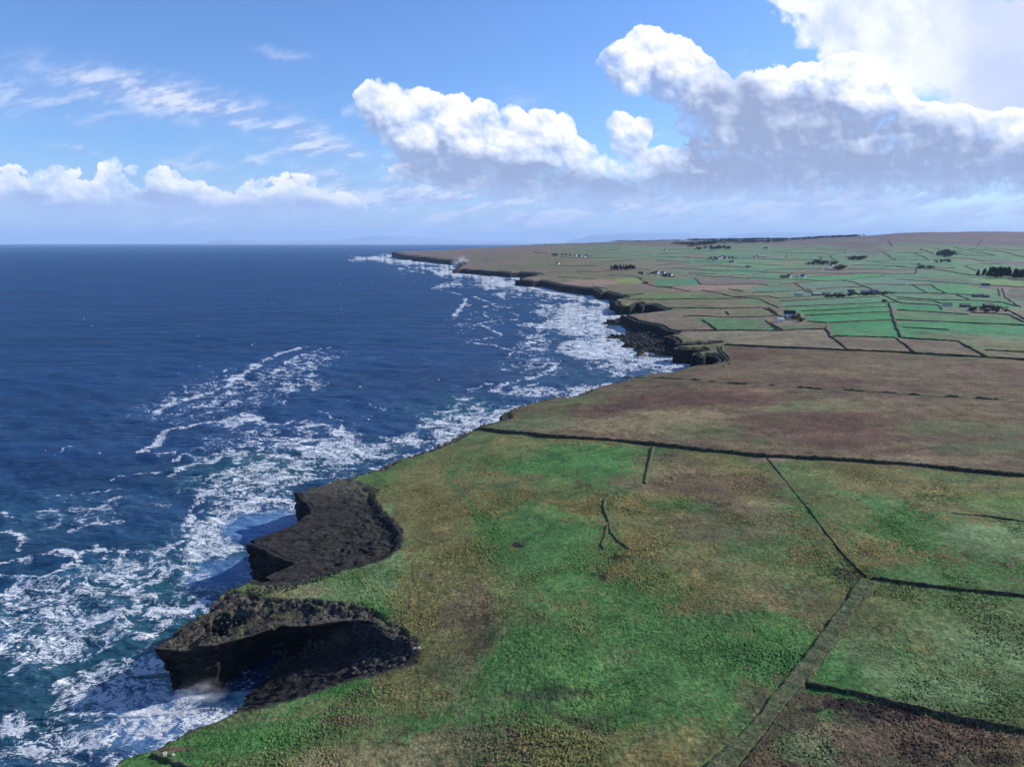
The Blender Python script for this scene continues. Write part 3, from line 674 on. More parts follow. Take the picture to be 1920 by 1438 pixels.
def paint(x, y, dc, rock):
    x = x.astype(F); y = y.astype(F)
    C = lambda c: np.array(c, F)
    r = np.hypot(x, y)
    n1 = fbm(x / 55, y / 55, 5, 101, .55)[..., None]; n2 = fbm(x / 16, y / 16, 5, 107, .6)[..., None]
    nb = fbm(x / 340, y / 340, 5, 111, .55)[..., None]
    n3 = fbm(x / 4.2, y / 4.2, 4, 163, .65)[..., None]
    near = lerp(C(MG), C(OL), sst(n1 + n2 * .6 + n3 * .4, -.06, .16))
    near = lerp(near, C(LG), sst(-n1 + n2 * .5 + n3 * .4, .08, .26) * .85)
    near = lerp(near, C(BR), sst(n2 - n1 * .3 + n3 * .5, .16, .34) * .55)
    # farmland: every field its own tone
    s = 135.0
    ang = .22
    qx = (x * math.cos(ang) - y * math.sin(ang)) / (s * 1.7); qy = (x * math.sin(ang) + y * math.cos(ang)) / (s * 1.0)
    qx = qx + fbm(x / 900, y / 900, 2, 120) * 1.2; qy = qy + fbm(x / 900, y / 900, 2, 122) * 1.2
    row = np.floor(qy); off = _hash(row, row * 0, 3)
    cell = np.floor(qx + off * 3)
    hv_ = _hash(cell, row, 5)[..., None]; h2 = _hash(cell, row, 9)[..., None]
    farm = lerp(C((.085, .180, .100)), C((.115, .215, .105)), hv_)
    farm = np.where(h2 > .82, C((.16, .15, .105)), farm)
    farm = lerp(farm, C((.135, .150, .085)), sst(nb + n1 * .25, .02, .35) * .75)
    farm = lerp(farm, C((.15, .12, .095)), sst(fbm(x / 210, y / 210, 4, 131)[..., None], .12, .4) * .6)
    coastal = lerp(C((.135, .135, .068)), C((.175, .135, .095)), sst(nb + n1 * .4, -.2, .25))
    wc = np.interp(r, [0, 600, 1500, 4000], [60, 130, 260, 700])
    farm = lerp(farm, coastal, (sst(dc, wc * 1.6, wc * .6))[..., None])
    west = sst(y, 3400, 4300) * sst(x / np.maximum(y, 1), .12, .02)
    farm = lerp(farm, C((.175, .125, .105)), (west * .8)[..., None])
    zt = table_z(x, y)
    farm = lerp(farm, C(HE), (sst(zt, 84, 112) * (.55 + .4 * sst(nb[..., 0], -.25, .15)))[..., None])
    col = lerp(near, farm, sst(y, 560, 720)[..., None])
    wob = np.clip(r * .004, .8, 6)
    wx_, wy_ = x + fbm(x / 9, y / 9, 4, 141) * wob * 2, y + fbm(x / 9, y / 9, 4, 145) * wob * 2
    for poly, c, s_ in _fields_w:
        lo, hi = poly.min(0) - 5, poly.max(0) + 5
        m_ = (x > lo[0]) & (x < hi[0]) & (y > lo[1]) & (y < hi[1])
        if not m_.any(): continue
        ins = inside(wx_[m_], wy_[m_], poly)
        idx = np.nonzero(m_); idx = tuple(q[ins] for q in idx)
        k = (s_ * (1 - .5 * sst(n1[idx] + n2[idx] * .7, .0, .35)) * (.86 + .5 * fbm(wx_[idx] / 50, wy_[idx] / 7, 3, 193)[..., None]))
        col[idx] = lerp(col[idx], C(c), k)
    moor = inside(wx_, wy_, _fields_w[0][0])
    ms = fbm(x / 60, y / 14, 5, 151, .62)[..., None]; ms2 = fbm(x / 22, y / 5, 4, 157, .62)[..., None]
    col = np.where(moor[..., None], lerp(col, C((.180, .138, .100)), sst(ms, .0, .42) * .55), col)
    col = np.where(moor[..., None], lerp(col, C((.070, .046, .034)), sst(-ms2 - ms * .4, .02, .38) * .8), col)
    for (bx, by, ra, rb, c, s_) in _blobs_w:
        R_ = 1.6
        if 430 < by < 720 and c in (MG, KH, PG): s_ = s_ * .4
        m_ = (np.abs(x - bx) < ra * R_) & (np.abs(y - by) < rb * R_)
        if not m_.any(): continue
        X, Y = x[m_], y[m_]
        d_ = np.sqrt(((X - bx) / ra) ** 2 + ((Y - by) / rb) ** 2)
        if c is DB and s_ > .75 and ra < 14: k = sst(d_ + n2[m_][:, 0] * .6, 1.15, .85) * min(s_, 1)
        else:
            k = sst(d_ + n1[m_][:, 0] * .8 + n2[m_][:, 0] * 1.3 + n3[m_][:, 0] * (1.3 if by < 600 else .4), 1.12, .62) * min(s_, 1)
        col[m_] = lerp(col[m_], C(c), k[:, None])
    # wet hollows and old cultivation show faintly in the near pasture
    nearm = (sst(y, 600, 480) * (rock < .4))[..., None]
    hol = fbm(x / 34 + 7, y / 34, 5, 181, .6)[..., None]; st3 = fbm(x / 5.0, y / 5.0, 4, 187, .65)[..., None]
    col = lerp(col, col * C((.62, .70, .62)), sst(np.abs(hol), .045, .0) * .75 * nearm)
    col = lerp(col, col * C((1.55, 1.22, 1.15)), sst(st3 + hol * .6, .10, .34) * .75 * nearm)
    col = lerp(col, col * C((.60, .66, .70)), sst(-st3 - hol * .3, .14, .36) * .7 * nearm)
    for poly, w_, c, s_ in _paths_w:
        d_ = seg_dist(x + n2[..., 0] * 1.5, y, poly, False, w_ * 3)
        k = sst(d_, w_ * 1.3, w_ * .4) * s_
        col = lerp(col, C(c), k[..., None])
    return col

# ------------------------------------------------------------------ materials
def new_mat(name):
    m_ = bpy.data.materials.new(name); m_.use_nodes = True
    t_ = m_.node_tree; t_.nodes.clear()
    return m_, NT(t_)
def finish(T, bsdf, disp=None):
    o = T.n('ShaderNodeOutputMaterial'); T.link(bsdf, o.inputs[0])

def land_material():
    m_, T = new_mat("ground_cover")
    pos = T.n('ShaderNodeNewGeometry').outputs['Position']
    a = T.n('ShaderNodeAttribute', attribute_name='cover').outputs[0]
    rk = T.n('ShaderNodeAttribute', attribute_name='rock').outputs[2]
    n_f = T.noise(pos, 0.9, 5, 0.62)
    n_c = T.noise(pos, 0.12, 5, 0.6)
    v = T.m('MULTIPLY', T.m('MULTIPLY', T.rng(n_f, 0.30, 0.70, 0.42, 1.62, False), T.rng(n_c, 0.3, 0.7, 0.72, 1.28, False)), T.rng(T.noise(pos, 0.035, 6, 0.68), 0.3, 0.7, 0.75, 1.25, False))
    g = T.mix(1.0, a, T.n('ShaderNodeCombineColor', {0: v, 1: v, 2: v}).outputs[0], 'MULTIPLY')
    # bleached blades among the green
    g = T.mix(T.rng(T.noise(pos, 1.7, 4, 0.7), 0.52, 0.70, 0.0, 0.75), g, T.mix(1.0, g, (1.95, 1.7, 1.8, 1), 'MULTIPLY'))
    g = T.mix(T.rng(T.noise(pos, 0.33, 5, 0.7), 0.54, 0.66, 0.0, 0.65), g, T.mix(1.0, g, (1.15, .82, .75, 1), 'MULTIPLY'))
    # rock: dark flagstone with lichen and thin turf
    rp = T.v('MULTIPLY', T.v('ADD', pos, T.n('ShaderNodeVectorMath', {0: T.noise(pos, 0.07, 4, 0.6, out=1), 3: 9.0}, operation='SCALE').outputs[0]), (0.35, 1.1, 4.0))
    rn = T.noise(rp, 0.30, 8, 0.68); rn2 = T.noise(pos, 2.2, 4, 0.65)
    rc = T.mix(T.rng(rn, 0.36, 0.66), (0.011, 0.010, 0.012, 1), (0.048, 0.043, 0.041, 1))
    rc = T.mix(T.rng(rn2, 0.60, 0.78, 0.0, 0.5), rc, (0.115, 0.105, 0.095, 1))
    sp = T.n('ShaderNodeSeparateXYZ', {0: T.n('ShaderNodeNewGeometry').outputs['Normal']})
    flat = T.rng(sp.outputs[2], 0.60, 0.9)
    tf = T.n('ShaderNodeAttribute', attribute_name='turf').outputs[2]
    rc = T.mix(T.m('MULTIPLY', T.rng(T.noise(pos, 0.9, 6, 0.7), 0.40, 0.62), tf), rc, (0.150, 0.132, 0.105, 1))
    moss = T.m('MULTIPLY', T.rng(T.noise(pos, 0.16, 6, 0.66), 0.50, 0.64), flat)
    rc = T.mix(T.m('MULTIPLY', moss, tf), rc, (0.085, 0.105, 0.040, 1))
    shade = T.mix(rk, g, rc)
    hgt = T.m('ADD', T.m('MULTIPLY', T.noise(pos, 1.6, 5, 0.62), 0.7), T.m('MULTIPLY', T.m('MULTIPLY', rn, rk), 1.2))
    b = T.n('ShaderNodeBump', {'Strength': 1.0, 'Distance': 0.7, 'Height': hgt}).outputs[0]
    p = T.n('ShaderNodeBsdfPrincipled', {'Base Color': shade, 'Roughness': 0.92, 'Normal': b})
    p.inputs['Specular IOR Level'].default_value = 0.12
    finish(T, p.outputs[0])
    return m_
MAT_LAND = land_material()

def mesh_obj(name, verts, faces, mat=None, parent=None, smooth=True, attrs=None):
    me = bpy.data.meshes.new(name)
    if isinstance(verts, np.ndarray):
        nv = len(verts)
        me.vertices.add(nv); me.vertices.foreach_set('co', verts.astype(F).ravel())
        faces = np.asarray(faces, np.int32); k = faces.shape[1]
        me.loops.add(faces.size); me.loops.foreach_set('vertex_index', faces.ravel())
        me.polygons.add(len(faces)); me.polygons.foreach_set('loop_start', np.arange(0, faces.size, k, dtype=np.int32))
        me.polygons.foreach_set('loop_total', np.full(len(faces), k, np.int32))
        if smooth: me.polygons.foreach_set('use_smooth', np.ones(len(faces), bool))
    else:
        me.from_pydata(verts, [], faces)
        if smooth:
            for p in me.polygons: p.use_smooth = True
    me.update(calc_edges=True)
    for k, v in (attrs or {}).items():
        if v.ndim == 2:
            at = me.attributes.new(k, 'FLOAT_COLOR', 'POINT')
            at.data.foreach_set('color', np.concatenate([v, np.ones((len(v), 1), F)], 1).astype(F).ravel())
        else:
            at = me.attributes.new(k, 'FLOAT', 'POINT'); at.data.foreach_set('value', v.astype(F).ravel())
    if mat: me.materials.append(mat)
    o = bpy.data.objects.new(name, me)
    scene.collection.objects.link(o)
    if parent: o.parent = parent
    return o

def polar_rows(r0, r1, f):
    out = [r0]
    while out[-1] < r1: out.append(out[-1] + f(out[-1]))
    return np.array(out)
def grid_faces(nr, nc, keep=None):
    i = np.arange(nr - 1)[:, None] * nc + np.arange(nc - 1)[None, :]
    q = np.stack([i, i + 1, i + nc + 1, i + nc], -1)
    if keep is not None:
        k = keep.reshape(nr, nc)
        kk = k[:-1, :-1] | k[1:, :-1] | k[:-1, 1:] | k[1:, 1:]
        q = q[kk]
    return q.reshape(-1, 4)
def compact(verts, faces, attrs):
    used = np.zeros(len(verts), bool); used[faces.ravel()] = True
    m_ = np.cumsum(used) - 1
    return verts[used], m_[faces], {k: v[used] for k, v in attrs.items()}

# ------------------------------------------------------------------ the land, one sheet
DET = globals().get('DETAIL', 1.0)
def build_land():
    rows = np.concatenate([np.arange(6, 90, 6.0), polar_rows(90, 11500, lambda r: max(.36 if r < 230 else .5, min(r * r / 89000., r * .0058)) / DET)])
    azs = np.linspace(R(-47), R(50), int(1300 * DET))
    RR, AA = np.meshgrid(rows, azs, indexing='ij')
    x = (RR * np.sin(AA)).astype(F); y = (RR * np.cos(AA)).astype(F)
    dc = coast_signed(x, y)
    cell = np.maximum(np.gradient(rows)[:, None] * np.ones_like(AA), RR * (azs[1] - azs[0])).astype(F)
    h, rock, bh, sh = ground(x, y, dc, cell, full=True)
    col = paint(x, y, dc, rock)
    zone = np.where(y < 560, 1.0, .6)
    # thin turf lies on the rubble and lips, none on the wet slabs
    ru = signed(x, y, RUBBLE, 6)
    turf = np.clip(sst(ru, -2, 3) * .75 + sst(y, 255, 285) * .9 * (y < 700) + .12 + (y > 700) * .3, 0, 1) * (1 - sh)
    nr, nc = RR.shape
    verts = np.stack([x, y, h], -1).reshape(-1, 3)
    keep = (h > -6.5).ravel()
    q = grid_faces(nr, nc, keep)[:, ::-1]
    v, f, at = compact(verts, q, {'cover': col.reshape(-1, 3), 'rock': np.maximum(rock, sh).ravel(), 'turf': turf.ravel().astype(F)})
    o = mesh_obj("land", v, f, MAT_LAND, attrs=at)
    o['kind'] = 'structure'; o['label'] = 'green and brown coastal fields and moor above the cliffs'
    return o
land = build_land()

# ------------------------------------------------------------------ cliffs: ribbons of layered rock along the edge
def cliff(name, key, lab, cap=3.0, base_out=1.0, under=None, line=None, zt=None, zb=-2.5, sgn=1.0, rows=26):
    pl = EDGE_LINES[key] if line is None else line
    # even spacing along the line
    seg = np.hypot(*np.diff(pl, axis=0).T); s = np.concatenate([[0], np.cumsum(seg)])
    out = [0.0]
    while out[-1] < s[-1]:
        xi, yi = np.interp(out[-1], s, pl[:, 0]), np.interp(out[-1], s, pl[:, 1])
        out.append(out[-1] + max(.45, math.hypot(xi, yi) / 1000.))
    t = np.array(out[:-1] + [s[-1]])
    px_, py_ = np.interp(t, s, pl[:, 0]), np.interp(t, s, pl[:, 1])
    n = len(t)
    rr = np.hypot(px_, py_)
    # outward direction, smoothed
    k = 7
    tx, ty = np.gradient(px_), np.gradient(py_)
    ker = np.hanning(k + 2)[1:-1]; ker /= ker.sum()
    tx = np.convolve(np.pad(tx, k // 2, mode='edge'), ker, 'valid'); ty = np.convolve(np.pad(ty, k // 2, mode='edge'), ker, 'valid')
    L = np.hypot(tx, ty) + 1e-9
    nx, ny = -ty / L * sgn, tx / L * sgn           # the sea lies to the left of the line
    scl = np.interp(rr, [0, 300, 1500, 6000], [1, 1, 1.6, 5])
    capw = cap * np.interp(rr, [0, 300, 1500, 6000], [1, 1, 2.2, 10])
    un = np.zeros(n) if under is None else under(px_, py_)
    capw = capw + un * 1.05
    # cap rows
    capt = np.array([1.0, .72, .48, .28, .12, 0.03])
    V, At, Rk, Tf = [], [], [], []
    nbk = (_hash(np.floor(t / (1.9 * scl)), np.zeros(n), 41) - .5) * .55 * scl + (_hash(np.floor(t / (.8 * scl)), np.zeros(n), 43) - .5) * .3 * scl
    ex, ey = px_, py_
    for j, c in enumerate(capt):
        jt = nbk * max(0, 1 - c * 3.2)
        X, Y = ex - nx * (capw * c - jt), ey - ny * (capw * c - jt)
        Xf, Yf = X.astype(F), Y.astype(F)
        h = ground(Xf, Yf, np.maximum(coast_signed(Xf, Yf), .02), skirt=False, nob=under is not None)[0]
        if zt is not None: h = lerp(h, zt(X, Y), 1.0)
        lift = -0.5 if j == 0 else (.05 + np.where(Y > 560, .35, .8) * np.abs(fbm(X / 2.2, Y / 2.2, 4, 201, .6)) * (1 - .4 * c))
        V.append(np.stack([X, Y, h + lift], 1))
    ztop = V[-1][:, 2]
    jut = fbm(px_ / 6 / scl, py_ / 6 / scl, 4, 205) * 2.2 * scl
    for j in range(rows):
        q = (j / (rows - 1)) ** 0.92
        z = ztop - 0.15 + (zb - ztop) * q
        lay = np.floor(z / (1.15 * scl) + fbm(px_ / 30, py_ / 30, 2, 207) * 1.5)
        led = (_hash(lay, lay * 0, 31) - .5) * 1.5 * scl
        blk = fbm((px_ + py_) / 3.1 / scl, z / 2.2 / scl, 4, 211) * 1.5 * scl + (_hash(lay, np.floor((px_ * .7 + py_) / (3.2 * scl)), 17) - .5) * .8 * scl
        o_ = nbk * max(0.25, 1 - q * 2.5) + jut * min(1, q * 4) + led * min(1, q * 8) + blk * min(1, q * 6) + base_out * scl * q ** 1.6 - un * np.sin(min(q * 1.25, 1) * math.pi / 2) ** 1.0
        V.append(np.stack([px_ + nx * o_, py_ + ny * o_, z], 1))
    V = np.stack(V)                                  # rows, n, 3
    nr = V.shape[0]
    flat = V.reshape(-1, 3)
    q_ = grid_faces(nr, n)
    if sgn > 0: q_ = q_[:, ::-1]
    dcap = coast_signed(flat[:, 0].astype(F), flat[:, 1].astype(F))
    _, rock, _, _ = ground(flat[:, 0], flat[:, 1], np.maximum(dcap, .01), skirt=False)
    rowi = np.repeat(np.arange(nr), n)
    rock = np.where(rowi >= len(capt) - 1, 1.0, rock if under is None else np.maximum(rock, .9))
    col_ = paint(flat[:, 0].astype(F), flat[:, 1].astype(F), np.maximum(dcap, 1), rock)
    o = mesh_obj(name, flat, q_, MAT_LAND, attrs={'cover': col_.astype(F), 'rock': rock.astype(F), 'turf': np.where(rowi < len(capt), (.05 if key in ('slab_face', 'slab_back') else 1.0) * np.where(flat[:, 1] < 560, .8, .25), 0).astype(F)})
    o['kind'] = 'structure'; o['label'] = lab
    return o

CL = []
CL.append(cliff("cliff", 'near_left', 'grassy low cliff edge above the surf at the bottom left', cap=2.6))
CL.append(cliff("cliff", 'headland', 'black undercut cliff of the nearest headland over the sea cave', cap=3.2,
                under=lambda x, y: (8.5 * sst(x, -78, -64) + 3.0 * sst(x, -78, -90) + 1.2) * (y < 175), base_out=.6, rows=40))
# the inner wall of the basin behind the cave
_bw = resample(edge([(735, 1190, 15.5), (712, 1180, 14.6), (698, 1171, 14.0), (672, 1167, 13.6), (640, 1169, 13.3), (600, 1175, 13), (575, 1178, 13), (545, 1178, 13)]), 9, .4)
CL.append(cliff("cliff", None, 'jagged overhanging rock wall at the back of the dark basin', cap=3.0, line=_bw, under=lambda x, y: 9.0 * sst(x, -36, -56), base_out=.8, zb=-2.5, rows=34))
CL.append(cliff("cliff", 'slab_face', 'black triangular cliff face under the tilted rock slab', cap=2.0, base_out=-1.5, rows=34))
CL.append(cliff("cliff", 'slab_back', 'notched cliff on the seaward side of the black slab', cap=2.0, base_out=-.5, rows=30))
CL.append(cliff("cliff", 'middle', 'low dark cliff line running from the slab to the far cove', cap=2.4, base_out=1.0))
CL.append(cliff("cliff", 'cove', 'broken dark cliffs round the rocky cove', cap=2.4))
CL.append(cliff("cliff", 'inlet', 'dark cliffs of the square headland beyond the cove', cap=2.4))
CL.append(cliff("cliff", 'far_a', 'long dark cliff stepping away from the square headland', cap=2.4))
CL.append(cliff("cliff", 'far_b', 'dark cliff wall of the second far headland', cap=2.4))
CL.append(cliff("cliff", 'far_c', 'dark cliff wall of the third far headland', cap=2.4, rows=14))
CL.append(cliff("cliff", 'far_d', 'dark cliff of the farthest point under the brown moor', cap=2.4, rows=14))
# ------------------------------------------------------------------ the sea
STREAKS = [  # pixels, width in photo pixels, strength
    ([(292, 771), (328, 753), (375, 742), (419, 727), (456, 702), (485, 680), (521, 664), (569, 651)], 9, .9), ([(507, 706), (521, 691), (547, 673), (583, 660), (631, 647)], 6, .8),
    ([(583, 702), (598, 684), (616, 667)], 5, .75), ([(530, 760), (545, 735), (560, 720), (585, 705)], 7, .7), ([(270, 848), (303, 819), (321, 804), (365, 797), (419, 790), (456, 775), (478, 786)], 9, 1.1),
    ([(295, 855), (325, 845), (340, 862)], 7, .8), ([(314, 893), (350, 873), (401, 866), (437, 851), (492, 841)], 8, 1.0), ([(496, 866), (510, 848), (547, 855), (583, 851), (620, 859)], 8, .95),
    ([(456, 775), (500, 795), (560, 792), (600, 800), (640, 815)], 14, .85), ([(525, 826), (554, 833), (569, 840), (620, 833), (640, 822)], 8, .9), ([(580, 877), (620, 870), (674, 851), (700, 837), (745, 829)], 9, 1.0),
    ([(208, 899), (237, 890), (292, 886), (346, 873)], 5, .8), ([(401, 910), (430, 921), (470, 917), (480, 900)], 12, 1.0), ([(357, 955), (386, 928), (408, 917)], 12, 1.0), ([(430, 880), (450, 890), (478, 895), (470, 915)], 9, .9),
    ([(128, 994), (164, 985), (204, 979), (241, 977)], 9, .95), ([(0, 1052), (55, 1048), (95, 1041), (139, 1037)], 11, .95), ([(0, 1114), (36, 1103), (73, 1092), (109, 1070), (142, 1059)], 14, 1.0),
    ([(146, 1052), (160, 1030), (200, 1026), (233, 1030), (259, 1034)], 10, .95), ([(77, 957), (106, 957)], 8, .9), ([(146, 965), (175, 950), (208, 939)], 12, .85), ([(0, 1000), (47, 1003), (33, 1030)], 9, .9), ([(0, 965), (30, 972)], 9, .6),
    ([(292, 1041), (314, 1026), (350, 1016), (380, 1005)], 12, 1.0), ([(365, 1000), (355, 975), (365, 960)], 14, 1.0), ([(20, 1150), (60, 1130), (110, 1120), (180, 1105), (240, 1080)], 18, .8), ([(0, 1210), (60, 1195), (120, 1170), (190, 1150), (260, 1140), (300, 1110)], 20, .85),
    ([(30, 1260), (70, 1230), (100, 1205)], 14, .85), ([(90, 1250), (140, 1225), (170, 1180)], 12, .8), ([(250, 1110), (300, 1080), (340, 1065), (370, 1050)], 20, 1.0), ([(180, 1020), (230, 1075), (280, 1090)], 12, .6), ([(0, 1080), (40, 1085)], 8, .7),
    ([(310, 1150), (335, 1130), (360, 1125), (375, 1140)], 26, 1.1), ([(280, 1190), (300, 1165), (320, 1150)], 18, 1.0), ([(0, 1350), (60, 1365), (110, 1385)], 22, .8), ([(20, 1400), (70, 1420)], 16, .6),
    ([(849, 596), (859, 583), (871.6, 567), (873, 559)], 5, 1.0), ([(887, 556), (903, 562), (927, 569), (906.5, 577)], 3.2, .9), ([(884, 611.6), (906.5, 605), (941.5, 600), (986, 599), (1049.5, 597)], 3.6, .9),
    ([(897, 607), (922, 619.5), (944.6, 629), (878, 640)], 3.6, 1.0), ([(878, 642), (922, 646.5), (964, 658), (992, 664)], 4, 1.0), ([(964, 658), (953, 666), (953, 671)], 3.5, .9), ([(989, 635), (1033.6, 624), (1081, 627)], 3.5, .8),
    ([(1045, 683), (1018, 700.5), (986, 713), (944.6, 719.6), (922, 732)], 9, 1.0), ([(1012, 690), (1030, 680), (1045, 683)], 8, .8), ([(916, 580), (948, 583), (970, 591)], 3, .8), ([(808, 541.6), (836.6, 545), (865, 553)], 2.6, .9),
    ([(880, 730), (905, 723), (925, 720)], 6, .8), ([(922, 732), (965, 727), (1010, 718)], 8, .7), ([(655, 480), (690, 484), (730, 484)], 3, .9), ([(660, 492), (700, 490)], 2.0, .6), ([(880, 590), (905, 588), (925, 600)], 3, .7),
    ([(1000, 700), (1060, 705), (1100, 690)], 6, .4), ([(980, 615), (1010, 613)], 4, .6), ([(1095, 664), (1105, 660)], 4, .9), ([(870, 575), (888, 570)], 4, .7), ([(600, 770), (640, 790), (640, 815)], 8, .6), ([(640, 745), (690, 760), (730, 768)], 5, .4),
    ([(815, 775), (850, 768), (890, 765), (915, 775)], 10, .9), ([(805, 800), (840, 792), (880, 790)], 14, .9), ([(420, 635), (480, 640), (470, 650)], 4, .35), ([(330, 700), (375, 685)], 4, .4), ([(350, 640), (375, 630)], 3.5, .4), ([(470, 640), (482, 633)], 3.5, .5), ([(400, 700), (440, 690), (450, 705)], 8, .4),
    ([(60, 840), (100, 850), (140, 835)], 8, .4), ([(160, 830), (195, 825)], 8, .5), ([(100, 930), (160, 925), (230, 915)], 9, .5), ([(300, 935), (330, 930)], 9, .5),
]
PATCH = [  # dense broken water: u, v, half width, half height, strength
    (430, 985, 90, 34, .98), (400, 1030, 60, 30, .85), (470, 945, 80, 22, .75), (520, 905, 70, 16, .6), (340, 1140, 40, 22, 1.1), (150, 1180, 150, 50, .55), (60, 1110, 80, 40, .5),
    (240, 1345, 80, 26, 1.1), (290, 1365, 36, 26, 1.15), (160, 1372, 60, 20, .7), (390, 1325, 60, 24, .75), (230, 1250, 90, 40, .55), (150, 1290, 60, 30, .6), (440, 790, 60, 14, .5), (600, 830, 120, 30, .5), (400, 760, 90, 20, .35), (560, 720, 90, 22, .35), (1040, 610, 90, 8, .6), (1130, 655, 90, 24, .9),
    (850, 790, 60, 14, .7), (760, 822, 50, 10, .7), (1000, 735, 80, 10, .6), (1090, 590, 60, 10, .8), (1100, 620, 60, 14, .7), (480, 985, 60, 25, .8), (500, 1010, 40, 14, .5), (400, 1085, 70, 24, .45), (200, 1150, 220, 60, .3), (960, 655, 110, 60, .12), (440, 730, 190, 80, .31), (500, 830, 210, 60, .34), (150, 960, 220, 60, .27), (560, 690, 100, 60, .32), (480, 900, 160, 50, .48), (80, 1160, 160, 110, .42), (230, 1080, 130, 60, .42), (60, 1400, 120, 60, .45), (640, 850, 120, 30, .6), (900, 600, 120, 40, .25), (1000, 680, 100, 40, .3), (750, 520, 120, 30, .2),
]
TEAL = [(170, 1180, 330, 230, .85), (30, 1000, 200, 120, .45), (480, 880, 170, 46, 1.0), (640, 850, 120, 26, .8), (410, 1030, 110, 60, .8), (850, 765, 100, 26, .55), (200, 1150, 220, 80, .75), (100, 1250, 160, 60, .5), (330, 1080, 120, 50, .8), (1050, 700, 120, 20, .35), (180, 1350, 200, 50, .5), (40, 1350, 80, 60, .4), (1120, 650, 80, 30, .3)]
def sea_xy(u, v): return UZ(np.asarray(u, float), np.asarray(v, float), 0.0)
_str_w = []
for pts, w_, s_ in STREAKS:
    X, Y = sea_xy([p[0] for p in pts], [p[1] for p in pts])
    _str_w.append((np.stack([X, Y], 1), w_, s_))
def _pw(L):
    out = []
    for (u, v, a, b, s_) in L:
        X, Y = sea_xy([u, u, u - a, u + a], [v - b, v + b, v, v])
        out.append((X[2:].mean(), Y[2:].mean(), abs(X[3] - X[2]) / 2, abs(Y[0] - Y[1]) / 2, s_))
    return out
_patch_w, _teal_w = _pw(PATCH), _pw(TEAL)

def sea_material():
    m_, T = new_mat("sea_water")
    pos = T.n('ShaderNodeNewGeometry').outputs['Position']
    fo = T.n('ShaderNodeAttribute', attribute_name='foam').outputs[2]
    te = T.n('ShaderNodeAttribute', attribute_name='teal').outputs[2]
    ae_sh = T.n('ShaderNodeAttribute', attribute_name='aerated_shade').outputs[2]
    base = T.mix(te, (0.008, 0.052, 0.150, 1), (0.007, 0.092, 0.105, 1))
    wind = T.noise(T.v('MULTIPLY', pos, (0.25, 1.0, 1.0)), 0.012, 6, 0.68, 0.4)
    base = T.mix(T.rng(wind, 0.40, 0.62, 0.0, 0.55), base, T.mix(1.0, base, (0.42, 0.50, 0.55, 1), 'MULTIPLY'))
    base = T.mix(ae_sh, base, (0.12, 0.25, 0.47, 1))  # aerated water; the same blue also paints shade beside the headlands
    # threads of foam between open cells, finer and finer
    wv = T.n('ShaderNodeVectorMath', {0: T.v('SUBTRACT', T.noise(pos, 0.11, 4, 0.6, out=1), (0.5, 0.5, 0.5)), 3: 9.0}, operation='SCALE').outputs[0]
    pl_ = T.v('ADD', pos, wv)
    def thread(sc, wd):
        q = T.m('ABSOLUTE', T.m('SUBTRACT', T.noise(pl_, sc, 3, 0.55), 0.5))
        return T.rng(q, wd, 0.0, 0.0, 1.0)
    th = T.m('MAXIMUM', T.m('MAXIMUM', thread(0.085, 0.030), T.m('MULTIPLY', thread(0.21, 0.05), 0.9)), T.m('MULTIPLY', thread(0.55, 0.07), 0.7))
    f2 = T.noise(pos, 1.3, 4, 0.68)
    th = T.m('MULTIPLY', th, T.rng(fo, 0.06, 0.42))
    fm = T.rng(T.m('ADD', T.m('ADD', fo, T.m('MULTIPLY', th, 0.60)), T.m('MULTIPLY', T.m('SUBTRACT', f2, 0.5), 0.62)), 0.40, 0.86)
    fm = T.m('MULTIPLY', fm, 0.96)
    colr = T.mix(fm, base, (0.74, 0.77, 0.79, 1))
    ro = T.n('ShaderNodeMapRange', {0: fm, 3: 0.16, 4: 0.75}).outputs[0]
    # chop finer than the mesh
    pw = T.v('MULTIPLY', pos, (0.45, 1.0, 1.0))
    w1 = T.noise(pw, 0.15, 7, 0.70, 0.3); w2 = T.noise(pw, 0.85, 4, 0.62, 0.4)
    hh = T.m('ADD', T.m('ADD', T.m('MULTIPLY', w1, 4.2), T.m('MULTIPLY', T.noise(T.v('MULTIPLY', pos, (0.30, 1.0, 1.0)), 0.036, 5, 0.66, 0.5), 17.0)), T.m('MULTIPLY', w2, 0.65))
    b = T.n('ShaderNodeBump', {'Strength': 1.0, 'Distance': 1.0, 'Height': hh}).outputs[0]
    p = T.n('ShaderNodeBsdfPrincipled', {'Base Color': colr, 'Roughness': 0.9, 'Normal': b, 'IOR': 1.33})
    p.inputs['Specular IOR Level'].default_value = 0.0
    # a wind-roughened sea never reaches full reflection at a low angle
    gl = T.n('ShaderNodeBsdfGlossy', {0: (0.80, 0.91, 1.0, 1), 1: 0.22, 'Normal': b})
    lw = T.n('ShaderNodeLayerWeight', {0: 0.5, 1: b}).outputs[1]
    fr = T.m('ADD', 0.022, T.m('MULTIPLY', T.m('POWER', lw, 3.0), 0.30))
    fr = T.m('MULTIPLY', fr, T.m('SUBTRACT', 1.0, fm))
    mx = T.n('ShaderNodeMixShader', {0: fr, 1: p.outputs[0], 2: gl.outputs[0]})
    finish(T, mx.outputs[0])
    return m_
MAT_SEA = sea_material()

